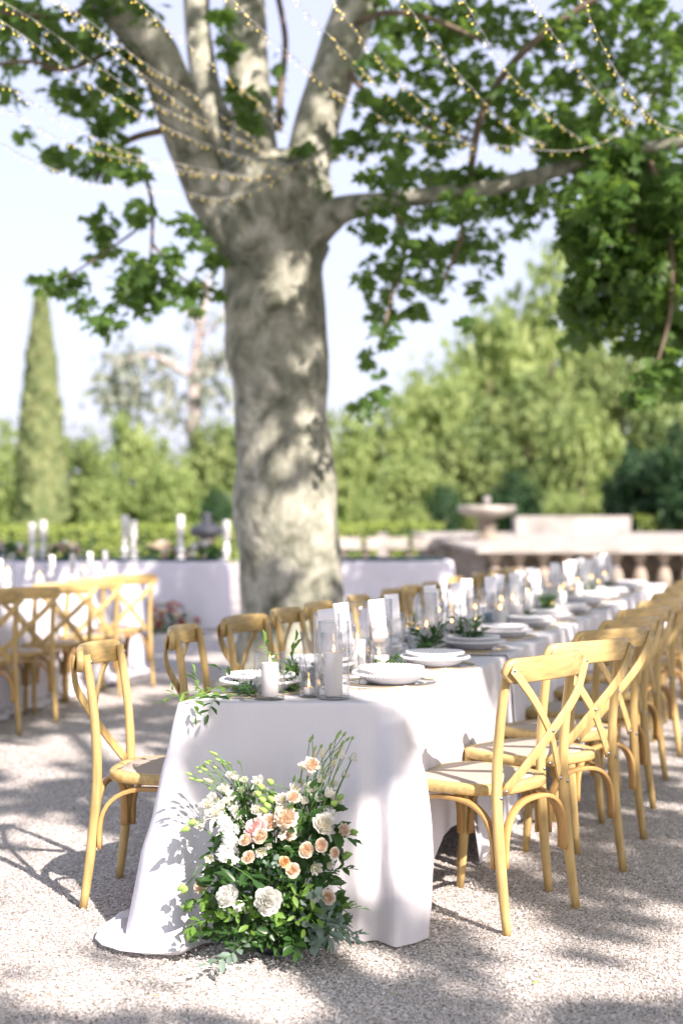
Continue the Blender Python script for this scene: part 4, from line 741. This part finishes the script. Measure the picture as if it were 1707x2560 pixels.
crown('foliage', [(x, y, rx * 1.1, ry * 1.1, TY - .5 + random.uniform(-.7, .9), .4, rx * ry / 42) for x, y, rx, ry in RC], .106)
DC = [(1400, 380, 80, 60), (1500, 390, 80, 70), (1560, 450, 60, 80), (1380, 470, 80, 70), (1460, 500, 90, 80), (1540, 570, 70, 80), (1370, 570, 70, 60), (1440, 620, 80, 70), (1340, 650, 50, 50), (1320, 710, 40, 40), (1400, 720, 70, 50), (1500, 690, 80, 60), (1550, 760, 60, 60), (1480, 780, 50, 40), (1530, 850, 60, 40), (1470, 905, 40, 26), (1560, 890, 40, 30), (1340, 770, 36, 24), (1310, 330, 60, 40), (1310, 540, 30, 30)]
crown('foliage', [(x, y, rx * 1.1, ry * 1.1, TY - 1.2 + random.uniform(-.5, .5), .5, rx * ry / 25) for x, y, rx, ry in DC], .108)
def upper_crown():
    n = 2200; v = rdir(n) * RNG.uniform(.55, 1, (n, 1)); v[:, 2] = np.abs(v[:, 2]); T = v * np.array([6.5, 5.0, 4.5]) + np.array([.8, -.3, 6.0]); T = T[T[:, 2] > (TY + T[:, 1] - .3) * .375 + 1.6]
    link('foliage', instanced('foliage', PLn, PLF, leaf_frames(len(T), .20, .3), T, M['planeleaf']), PT)
upper_crown()
# unseen second plane tree added behind the viewer, crown shaped to dapple the courtyard
T2 = empty('plane_tree', (5.2, -5.5, 0)); tag(T2, 'second tall plane tree added outside the picture whose crown dapples the gravel with shade', 'tree')
b = MB(); b.tube([(0, 0, 0), (.05, 0, 2.5), (0, .1, 5), (-.3, .5, 7.5)], [.5, .38, .34, .2], 16); b.obj('trunk', M['bark'], T2)
for e_ in ((-3.5, 3.5, 7), (-1, 5, 7.6), (-4.5, 1, 7.2), (-2, 8, 7.4), (1.5, 5, 7.8), (-6, 5, 7.2)): b = MB(); b.tube(spline([(0, .1, 4.6), (e_[0] * .5, e_[1] * .5, 6.4), e_], 8), [.13 - .011 * i for i in range(9)], 8); b.obj('limb', M['bark'], T2)
LIT = []; SHADE = []
def sunray(p, d): return p + SUN * d
def canopy():
    T = []; n = 0
    for _ in range(120000):
        gx, gy = random.uniform(-7, 7), random.uniform(1.5, 19); nv = .8 * noise.noise((gx * 1.15 + 3.1, gy * .8, .3)) + .75 * noise.noise((gx * 2.9, gy * 2.1, 7.7)) + .3 * noise.noise((gx * 6, gy * 5, 2))
        if nv < CAN_T + (.25 if gy > 11 else 0): continue
        h = random.uniform(5.4, 8.8); p = Vector((gx, gy, 0)) + SUN * (h / SUN.z)
        if p.y > -.2:
            v = CY - (p.z - H) / max(p.y, .2) * F
            if v > -160: continue
        n += 1
        if n > 19000: break
        T.append(tuple(p))
    for (p, r) in SHADE:  # extra leaves added up the sun ray to shade each point
        for _ in range(int(520 * r * r)):
            o = Vector(rdir(1)[0]) * r * random.random() ** .5; q = Vector(p) + o + SUN * random.uniform(8.5, 12); T.append(tuple(q))
    T = np.array(T); keep = np.ones(len(T), bool); s = np.array(SUN)
    for (p, r) in LIT:  # leaves cleared from the sun ray to keep each point lit
        d = T - np.array(p); t = d @ s; dist = np.linalg.norm(d - t[:, None] * s, axis=1); keep &= ~((dist < r + .085) & (t > .5))
    T = [tuple(t) for t in T[keep]]
    for x, y, r in ((560, 1690, .13), (660, 1690, .15), (760, 1690, .14), (850, 1720, .12), (610, 1760, .10)):          # dense leaf clumps added so their shade lies on the front of the cloth
        for _ in range(int(700 * r * r) + 6): T.append(tuple(Vector(dd(x, y, 4.8)) + Vector(rdir(1)[0]) * r * random.random() ** .5 + SUN * random.uniform(9, 12)))
    T = np.array(T); link('foliage', instanced('foliage', PLn, PLF, leaf_frames(len(T), .19, .2), T - np.array([5.2, -5.5, 0]), M['planeleaf']), T2)
CAN_T = -.13
for x, y, Y, r in ((650, 1690, 4.8, .26), (540, 1700, 4.8, .2), (780, 1700, 4.8, .24), (880, 1720, 4.8, .16), (400, 2040, 4.8, .2), (1250, 1530, 4.75, .2), (300, 1500, 5.2, .16), (660, 700, 11.2, .5), (600, 850, 11.2, .3), (690, 950, 11.2, .35), (640, 560, 11.2, .5), (430, 280, 11, .4), (390, 120, 11, .4), (570, 1350, 11.2, .4), (800, 30, 11.3, .35), (1450, 1440, 6.6, .5), (1480, 1700, 6.8, .4), (1400, 1440, 6.2, .3), (1480, 1405, 7.2, .35), (1545, 1380, 8.1, .4), (1500, 1600, 7, .4), (250, 1500, 5.2, .12)): SHADE.append((tuple(dd(x, y, Y)), r))
for x, y, Y, r in ((430, 1340, 17.3, .5), (500, 1400, 17.3, .5), (400, 1440, 17.3, .4), (520, 1320, 17.3, .4), (850, 1330, 17.5, .45), (850, 1400, 17.5, .4), (960, 1320, 17.5, .3), (60, 1500, 9.2, .35), (180, 1450, 10, .3), (100, 1370, 9.4, .3)): SHADE.append((tuple(dd(x, y, Y)), r))
for x, y, Y, r in ((600, 2020, 4.4, .12), (700, 1900, 4.5, .16), (560, 2100, 4.5, .2), (680, 2060, 4.5, .18), (470, 1900, 4.5, .12), (560, 2240, 4.2, .14), (150, 2250, 4.2, .10), (235, 1700, 4.95, .10), (232, 1950, 4.95, .1), (350, 1830, 4.8, .07), (395, 1650, 4.85, .05), (930, 1850, 4.7, .07), (1090, 1600, 5.4, .2), (1330, 1490, 5.3, .16), (1090, 1810, 4.95, .16), (1130, 1980, 4.95, .16), (870, 1580, 5.1, .2), (690, 1000, 11.2, .14), (650, 650, 11.2, .14), (640, 1230, 11.2, .2), (720, 1280, 11.2, .16), (745, 300, 11.3, .18), (560, 120, 11.5, .12), (620, 1560, 4.9, .05), (768, 1545, 4.9, .13), (830, 1500, 5.7, .24), (560, 1590, 5.1, .12), (150, 1900, 6, .14), (900, 2200, 4.4, .08), (1250, 2250, 4.3, .10)): LIT.append((tuple(dd(x, y, Y)), r))
canopy()

# ------------------------------------------------------------------ fairy lights
b = MB(); b.tube([(0, 0, 0), (0, 0, -.010), (0, 0, -.024)], [.0013, .0018, .0016], 6); CAPM = b.mesh('bulb_cap', M['cap'])
b = MB(); b.ball((0, 0, -.0275), .0029, 5, 0, 1.3); BULBM = b.mesh('bulb', M['bulb'])
def z5(x, y): return x * .5485, y * .5485
def z6(x, y): return 850 + x * .5466, y * .5466
STR = [(z5, [(-60, -40), (20, 10), (200, 120), (430, 290), (650, 440), (800, 520), (1000, 600), (1230, 690)], 6.6, 10.9, 'upper left'), (z5, [(200, -60), (260, 0), (400, 130), (600, 300), (790, 450), (1000, 590), (1250, 715)], 6.3, 10.9, ''), (z5, [(230, -40), (290, 10), (480, 150), (660, 290), (820, 390), (1000, 520), (1240, 690)], 6.8, 10.9, ''), (z5, [(560, -60), (620, 0), (780, 140), (980, 300), (1100, 400), (1200, 490), (1310, 620)], 6.5, 10.9, ''), (z5, [(1000, -60), (1060, 0), (1200, 140), (1400, 310), (1500, 400), (1600, 470)], 6.4, 9.5, ''),
       (z5, [(-60, 50), (0, 90), (160, 200), (360, 350), (560, 470), (720, 560), (870, 630), (1090, 710), (1300, 765)], 6.6, 10.9, ''), (z5, [(-60, 330), (0, 370), (130, 450), (330, 580), (520, 670), (650, 715), (880, 760), (1100, 800), (1280, 790)], 7.2, 10.9, ''), (z5, [(-60, 450), (0, 480), (250, 620), (400, 680), (600, 730), (800, 770), (950, 795), (1200, 810)], 7.8, 10.9, ''), (z5, [(-60, 620), (0, 650), (120, 715), (240, 770), (400, 835), (530, 850), (690, 870), (850, 878), (1000, 905), (1170, 862), (1290, 800)], 8.5, 10.9, ''), (z5, [(1290, -60), (1350, 0), (1480, 140), (1600, 260)], 6.2, 8.0, ''),
       (z6, [(-40, -20), (0, 50), (110, 190), (250, 340), (400, 500), (520, 590), (600, 680)], 6.8, 10.4, ''), (z6, [(250, -60), (290, 0), (400, 150), (500, 290), (600, 400), (700, 510), (820, 610), (950, 665)], 6.6, 10, ''), (z6, [(530, -60), (565, 0), (660, 160), (760, 320), (860, 440), (960, 540), (1100, 640)], 6.4, 9.6, ''), (z6, [(850, -60), (880, 0), (990, 180), (1090, 310), (1190, 430), (1330, 555)], 6.2, 9, ''), (z6, [(1090, -60), (1110, 0), (1180, 170), (1240, 290), (1330, 440), (1400, 510), (1470, 575), (1600, 610)], 6, 8.8, ''),
       (z6, [(-20, 200), (120, 340), (240, 450), (370, 570), (500, 650)], 8.4, 10.4, ''), (z6, [(-40, 410), (120, 490), (230, 570), (340, 640), (500, 655), (700, 665), (880, 682), (1050, 690), (1200, 650), (1320, 570), (1420, 430)], 9.6, 9, ''), (z6, [(-250, 760), (0, 700), (180, 720), (340, 745), (500, 738), (650, 690)], 10.7, 10.2, '')]
SLAB = ['fairy light string crossing the far upper left corner down to the trunk', 'fairy light string over the left limb, lower of two close ones', 'fairy light string over the left limb, upper of two close ones', 'fairy light string over the gap between the left limbs', 'fairy light string crossing the middle limb at the top', 'lower fairy light string from the left edge over the left limb', 'fairy light string low over the left leaves to the trunk', 'faint fairy light string entering at the left edge under the leaves', 'lowest fairy light string, sagging round the trunk fork', 'short fairy light string across the right limb at the top',
        'fairy light string starting on the right limb and going down right', 'fairy light string left of the middle in the right leaves', 'fairy light string through the middle of the right leaves', 'fairy light string falling to the tied knot in the right leaves', 'fairy light string nearest the upper right corner', 'faint fairy light string right behind the right limb', 'long sagging fairy light string rising to the knot at right', 'fairy light string sagging just above the right branch']
for (zf, pl, y0, y1, _), lab in zip(STR, SLAB):
    n = len(pl); P = []
    for i, (x, y) in enumerate(pl): u, v = zf(x, y); P.append(tuple(dp(u, v, y0 + (y1 - y0) * i / (n - 1))))
    P = [Vector(p) for p in spline(P, 60)]; o = P[0].copy(); b = MB(); b.tube([p - o for p in P], .0016, 5)
    t = b.obj('light_string', M['wire'], None, o); tag(t, lab, 'string lights', 'strings of fairy lights above the tables')
    acc = 0; nx = .03; cnt = 0
    for i in range(60):
        L_ = (P[i + 1] - P[i]).length
        while nx < acc + L_ and cnt < 98:
            q = P[i].lerp(P[i + 1], (nx - acc) / L_) - o; rt = (random.uniform(-.9, .9), random.uniform(-.9, .9), random.random() * 6); cp = link('bulb_cap', CAPM, t, q, rt); link('bulb', BULBM, cp); nx += random.uniform(.06, .14); cnt += 1
        acc += L_

# ------------------------------------------------------------------ background: stone, hedges, trees
def lathe_obj(name, prof, m, parent=None, loc=None, n=24): b = MB(); b.lathe(prof, n); return b.obj(name, m, parent, loc)
tr = empty('stone_terrace', (7, 22, 0)); tag(tr, 'raised pale stone terrace edge with a row of squat balusters at right', 'terrace wall')
b = MB(); b.box(-4.8, 16, .5, 20, 0, .79); b.obj('terrace_block', M['oldstone'], tr); b = MB(); b.box(-5, 16.2, -.45, 20.2, .793, .865); b.obj('coping', M['stone'], tr); b = MB(); b.box(-4.9, 16, -.35, .1, 0, .10); b.obj('plinth', M['stone'], tr)
BAL = [(.11, 0), (.11, .05), (.06, .08), (.10, .20), (.115, .30), (.09, .42), (.05, .52), (.06, .58), (.10, .62), (.10, .68)]
bm_ = MB(); bm_.lathe(BAL, 16); BALM = bm_.mesh('baluster', M['balu'])
for i in range(34): link('baluster', BALM, tr, (-4.7 + i * .36, -.15, .1))
bl = empty('stone_balustrade', (1.0, 30, 0)); tag(bl, 'low pale stone balustrade with block caps beyond the right buffet', 'balustrade')
for i in range(5): b = MB(); b.box(-2.4 + i * .95, -2.4 + i * .95 + .86, -.2, .2, .66, .90); o = b.obj('cap_block', M['stone'], bl); 
b = MB(); b.box(-2.5, 2.3, -.18, .18, 0, .2); b.obj('plinth', M['stone'], bl)
for i in range(11): link('baluster', BALM, bl, (-2.3 + i * .45, 0, .2)).scale = (1, 1, .68)
b = MB(); b.box(-.19, .19, -.19, .19, 0, .92)
for i in range(3): b = MB(); x = -2.46 + i * 2.3; b.box(x - .1, x + .1, -.19, .19, .2, 1.0); b.obj('pier', M['stone2'], bl)
b = MB(); x0, x1 = dp(1285, 0, 38).x, dp(1568, 0, 38).x; b.box(-(x1 - x0) / 2, (x1 - x0) / 2, -.4, .4, 0, .47); bb = b.obj('stone_block_wall', M['stone2'], None, ((x0 + x1) / 2, 38, .866)); tag(bb, 'long pinkish stone block wall behind the terrace', 'wall')
fx = dd(1117, 0, 29).x; ft = empty('stone_fountain', (fx, 29, .866)); tag(ft, 'weathered stone fountain with a wide basin on a carved pedestal', 'fountain')
lathe_obj('pedestal', [(.26, 0), (.24, .08), (.13, .14), (.19, .24), (.2, .32), (.12, .42), (.18, .5), (.16, .52)], M['oldstone'], ft); lathe_obj('basin', [(.12, .42), (.3, .46), (.5, .52), (.57, .57), (.58, .66), (.55, .68), (.5, .62), (.01, .58)], M['stone'], ft); lathe_obj('finial', [(.06, .58), (.03, .66), (.05, .72), (.075, .78), (.07, .84), (.001, .88)], M['stone2'], ft)
ux = dd(475, 0, 25).x; ur = empty('dark_urn', (ux, 25, 0)); tag(ur, 'dark bronze bowl fountain left of the trunk', 'urn'); lathe_obj('pedestal', [(.3, 0), (.28, .3), (.12, .4), (.1, .8), (.16, .95)], M['oldstone'], ur); lathe_obj('bowl', [(.1, .95), (.26, 1.02), (.31, 1.12), (.27, 1.15), (.1, 1.22), (.07, 1.3), (.1, 1.36), (.001, 1.42)], M['iron'], ur)

def crown_mesh(seed, m, nc=52, per=85, ls=.105, shape=1.0, inner=.45):
    r = np.random.default_rng(seed); d = r.normal(size=(nc, 3)); d /= np.linalg.norm(d, axis=1, keepdims=True); cc = d * r.uniform(inner, .92, (nc, 1)); cs = r.uniform(.09, .21, nc)
    T = (cc[:, None, :] + r.normal(size=(nc, per, 3)) * cs[:, None, None] * np.array([1, 1, .7])).reshape(-1, 3)
    D = r.normal(size=T.shape); nr = T * 1.2 + r.normal(size=T.shape) * .6 + np.array([0, 0, .5]); return instanced('crown', CARD, CARDF, frames(D, nr, r.uniform(.6, 1.3, len(T)) * ls), T, M[m])
def tree(name, lab, x, yt, yb, hw, Y, m, v=0, group='trees beyond the lawn', trunk='brownbark'):
    p = dd(x, yb, Y); zt = dd(x, yt, Y).z; zb = max(0, p.z) if yb < 1200 else 0; rx = hw * KD * Y / F; rz = (zt - zb) / 2
    t = empty(name, (p.x, Y, 0)); tag(t, lab, 'tree', group); o = link('crown', cached(('cr', m, v), lambda: crown_mesh(10 + v, m)), t, (0, 0, zb + rz)); o.scale = (rx, rx * .9, rz); o.rotation_euler.z = random.random() * 6
    b = MB(); b.tube([(0, 0, 0), (.05, 0, zb + rz * .9), (.1, .1, zb + rz * 1.4)], [.05 * rz + .06, .04 * rz + .04, .03], 8); b.obj('trunk', M[trunk], t)
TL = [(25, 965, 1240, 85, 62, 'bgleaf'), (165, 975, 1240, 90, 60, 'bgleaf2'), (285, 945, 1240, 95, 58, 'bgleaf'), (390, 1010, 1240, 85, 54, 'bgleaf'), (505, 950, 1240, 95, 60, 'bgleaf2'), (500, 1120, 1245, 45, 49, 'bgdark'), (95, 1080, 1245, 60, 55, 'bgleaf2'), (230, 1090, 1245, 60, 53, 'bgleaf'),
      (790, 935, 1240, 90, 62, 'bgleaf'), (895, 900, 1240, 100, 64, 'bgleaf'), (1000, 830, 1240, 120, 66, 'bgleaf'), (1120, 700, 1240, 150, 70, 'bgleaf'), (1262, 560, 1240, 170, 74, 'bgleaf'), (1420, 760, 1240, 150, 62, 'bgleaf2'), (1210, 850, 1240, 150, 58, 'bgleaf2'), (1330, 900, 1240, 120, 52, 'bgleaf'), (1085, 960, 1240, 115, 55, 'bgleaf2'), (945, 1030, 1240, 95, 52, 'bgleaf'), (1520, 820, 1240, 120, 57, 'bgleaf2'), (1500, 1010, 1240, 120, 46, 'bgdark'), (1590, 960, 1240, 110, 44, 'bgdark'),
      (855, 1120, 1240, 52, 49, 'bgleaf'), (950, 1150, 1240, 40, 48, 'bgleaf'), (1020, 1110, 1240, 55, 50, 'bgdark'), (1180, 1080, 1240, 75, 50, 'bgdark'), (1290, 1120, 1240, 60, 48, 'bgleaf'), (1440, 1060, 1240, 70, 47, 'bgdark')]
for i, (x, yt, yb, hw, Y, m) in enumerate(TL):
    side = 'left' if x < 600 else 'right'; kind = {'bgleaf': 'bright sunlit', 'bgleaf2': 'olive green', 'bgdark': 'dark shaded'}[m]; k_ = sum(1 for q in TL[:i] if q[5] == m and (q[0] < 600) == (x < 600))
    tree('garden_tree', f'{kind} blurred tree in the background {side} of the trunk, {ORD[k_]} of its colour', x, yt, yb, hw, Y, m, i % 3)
cx_ = dd(95, 0, 52); cy = empty('cypress', (cx_.x, 52, 0)); tag(cy, 'tall slim cypress standing alone at the left', 'tree', 'trees beyond the lawn')
def cyp():
    n = 5200; z = RNG.random(n) ** 1.15; rad = np.interp(z, [0, .06, .25, .55, .8, 1], [.75, .82, .80, .6, .34, .03]) * RNG.uniform(.75, 1.05, n); w = RNG.uniform(0, 2 * math.pi, n); T = np.stack([rad * np.cos(w), rad * np.sin(w), z * 9.0 + .1], 1)
    D = np.stack([np.cos(w) * .35, np.sin(w) * .35, np.ones(n)], 1) + rdir(n) * .25; link('crown', instanced('crown', CARD, CARDF, frames(D, np.stack([np.cos(w), np.sin(w), np.full(n, .2)], 1) + rdir(n) * .4, RNG.uniform(.2, .42, n)), T, M['cypress']), cy)
    b = MB(); b.tube([(0, 0, 0), (0, 0, 8.5)], [.14, .03], 8); b.obj('trunk', M['brownbark'], cy)
cyp()
cd_ = empty('old_cedar', (dd(452, 0, 66).x, 66, 0)); tag(cd_, 'old cedar with bare pale trunk and drooping grey foliage left of the plane tree', 'tree', 'trees beyond the lawn'); CO = Vector(cd_.location)
limb('trunk', [(450, 1240, 16, 66), (448, 1050, 16, 66), (445, 900, 14, 66), (455, 780, 11, 66), (470, 700, 8, 66), (478, 640, 4, 66)], 20, cd_, M['greybark'], 10, .06, 2, CO)
for pts in ([(446, 870, 8, 66), (400, 840, 7, 65.6), (340, 815, 6, 65.2), (260, 840, 4, 65)], [(450, 860, 7, 66), (500, 840, 6, 66.4), (560, 850, 4, 67)], [(458, 780, 5, 66), (500, 740, 4, 66), (520, 700, 3, 66)], [(462, 760, 5, 66), (430, 720, 4, 66), (410, 700, 3, 66)]): limb('branch', pts, 10, cd_, M['greybark'], 7, .04, 1, CO)
T = []
for x, y, rx, ry, n in ((265, 850, 34, 50, 240), (310, 880, 40, 60, 280), (370, 870, 30, 50, 150), (280, 910, 50, 40, 200), (510, 830, 45, 50, 200), (500, 900, 40, 60, 180), (350, 800, 40, 14, 60), (470, 700, 50, 60, 90), (400, 940, 40, 40, 120)):
    n = int(n * .42); v = RNG.normal(size=(n, 3)) * .72; T.append(np.array(dd(x, y, 65.5) - CO) + v * np.array([rx * KD * 65.5 / F, .8, ry * KD * 65.5 / F]))
T = np.concatenate(T); D = rdir(len(T)) * .6 + np.array([0, 0, -1]); link('foliage', instanced('foliage', CARD, CARDF, frames(D, rdir(len(T)), RNG.uniform(.25, .5, len(T))), T, M['cedar']), cd_)
def hedge(lab, x0, x1, ytop, Y, m='hedge', dpt=1.2):
    a, b_ = dd(x0, 0, Y).x, dd(x1, 0, Y).x; h = dd(0, ytop, Y).z; t = empty('clipped_hedge', ((a + b_) / 2, Y, 0)); tag(t, lab, 'hedge', 'clipped hedges'); w = (b_ - a) / 2; n = int((b_ - a) * 300)
    bx = MB(); bx.box(-w + .1, w - .1, .1, dpt - .1, 0, h - .08); bx.obj('core', M['bgdark'], t); f = RNG.random(n) < .5; T = np.stack([RNG.uniform(-w, w, n), np.where(f, RNG.uniform(-.03, .1, n), RNG.uniform(0, dpt, n)), np.where(f, h * RNG.random(n), h + RNG.normal(0, .04, n))], 1)
    link('foliage', instanced('foliage', CARD, CARDF, frames(rdir(n), rdir(n) * .7 + np.where(f[:, None], np.array([0, -1, .3]), np.array([0, 0, 1])), RNG.uniform(.08, .16, n)), T, M[m]), t)
hedge('long bright clipped hedge across the lawn left of the trunk', -40, 545, 1212, 42); hedge('bright clipped hedge between the trunk and the fountain', 770, 1020, 1207, 43); hedge('rounded bright hedge at the right edge above the terrace', 1468, 1640, 1190, 43.5)

# ------------------------------------------------------------------ buffet and left table dressings
HO = [(.055, 0), (.05, .015), (.015, .03), (.03, .06), (.055, .10), (.03, .15), (.018, .17), (.045, .205), (.02, .235), (.018, .27), (.05, .285), (.05, .30)]
b = MB(); b.lathe(HO, 20); HOM = b.mesh('candle_stand', M['china'])
for i, (x, Y, s_) in enumerate(((288, 17.6, 1.0), (307, 17.5, .8), (415, 17.6, 1.0), (520, 17.7, .8), (100, 17.7, .8), (75, 17.6, .7))):
    p = dd(x, 0, Y); o = tag(link('candle_stand', HOM, None, (p.x, Y, .8355)), f'white candle stand on the left buffet, {ORD[i]} of six', 'candle stand', 'white candle stands on the buffet'); o.scale = (1, 1, s_)
    candle(Vector((p.x, Y, .8355 + .30 * s_)), .042, .22, f'thick white candle on its stand on the left buffet, {ORD[i]} of six', 'candles on buffet stands', .0, False)
for i in range(9):
    s_ = .3 + i * .48; x, y = at_left(s_, .3 + random.uniform(-.1, .15)); p = Vector((x, y, .762)); hh = random.choice([.2, .26, .3]); vase(p, .05, hh, f'clear glass cylinder on the left table, {ORD[i]} from the near end'); candle(p, .034, hh * .55, f'white candle on the left table, {ORD[i]} from the near end', 'candles on the left table')
    x, y = at_left(s_ + .2, .2 + random.uniform(-.05, .1)); tag(link('wine_glass', GO, None, (x, y, .762)), f'wine glass on the left table, {ORD[i]} from the near end', 'glass', 'glasses on the left table'); tag(link('folded_card', CA, None, (x, y, .88), (.05, .1, 1)), f'white card in a wine glass on the left table, {ORD[i]} from the near end', 'card', 'cards on the left table')
def small_flowers(loc, lab, mats, n=26, R=.28, hh=.3):
    t = empty('flower_arrangement', loc); tag(t, lab, 'flower arrangement'); m_ = 160; v = rdir(m_); v[:, 2] = np.abs(v[:, 2]); link('dark_foliage', instanced('dark_foliage', OV, OVF, frames(rdir(m_) + v, v + rdir(m_) * .5, RNG.uniform(.06, .11, m_)), v * np.array([R, R * .6, hh]) * RNG.uniform(.5, 1, (m_, 1)), M['leafdark']), t)
    for i in range(n):
        d = rdir(1)[0]; d[2] = abs(d[2]); d[1] = -abs(d[1]); o = link('bloom', random.choice(mats), t, (d[0] * R, d[1] * R * .6, d[2] * hh + .03)); s_ = random.uniform(.035, .06); o.scale = (s_,) * 3; o.rotation_mode = 'QUATERNION'; o.rotation_quaternion = Vector(d).to_track_quat('Z', 'Y')
M['coral'] = petal('coral_petal', (.55, .10, .04), (.62, .20, .10), .2, 1)
COR = flower(RS, .05, 77, 'bloom', 'coral')
small_flowers((dd(378, 0, 16.9).x, 16.9, 0), 'orange and white flowers on the ground before the left buffet', [COR, COR, BIG, RO['peach'][0]], 30, .42, .32)
small_flowers((dd(930, 0, 17.0).x, 17.0, 0), 'white and green flowers on the ground before the right buffet', [BIG, CARN[1]], 16, .3, .38)
for i, x in enumerate((20, 150, 370, 470)): small_flowers((dd(x, 0, 17.75).x, 17.75, .8355), f'small peach and white flower bunch on the left buffet, {ORD[i]} from the left', [BIG, RO['peach'][0], CARN[0]], 12, .22, .16)
for i, (u, v, r_) in enumerate(((860, 2230, 0), (905, 2245, 1), (470, 2430, 2), (200, 2200, 3), (1110, 2300, 4), (1330, 2460, 5), (1500, 2330, 1), (120, 2030, 2), (380, 2490, 4), (980, 2480, 3))):
    me = cached('fallen%d' % (i % 2), lambda: instanced('fallen_leaf', OV, OVF, np.eye(3)[None] * .026, [(0, 0, 0)], M['fallen_green' if i % 2 else 'fallen_tan'])); p = gp(u * KD * .92, v, .012)
    tag(link('fallen_leaf', me, None, (p.x, p.y, .012), (.15, .1, r_ * 1.1)), f'small {"green" if i % 2 else "tan"} fallen leaf on the gravel, {ORD[i]} of those scattered about', 'leaf', 'fallen leaves on the gravel')
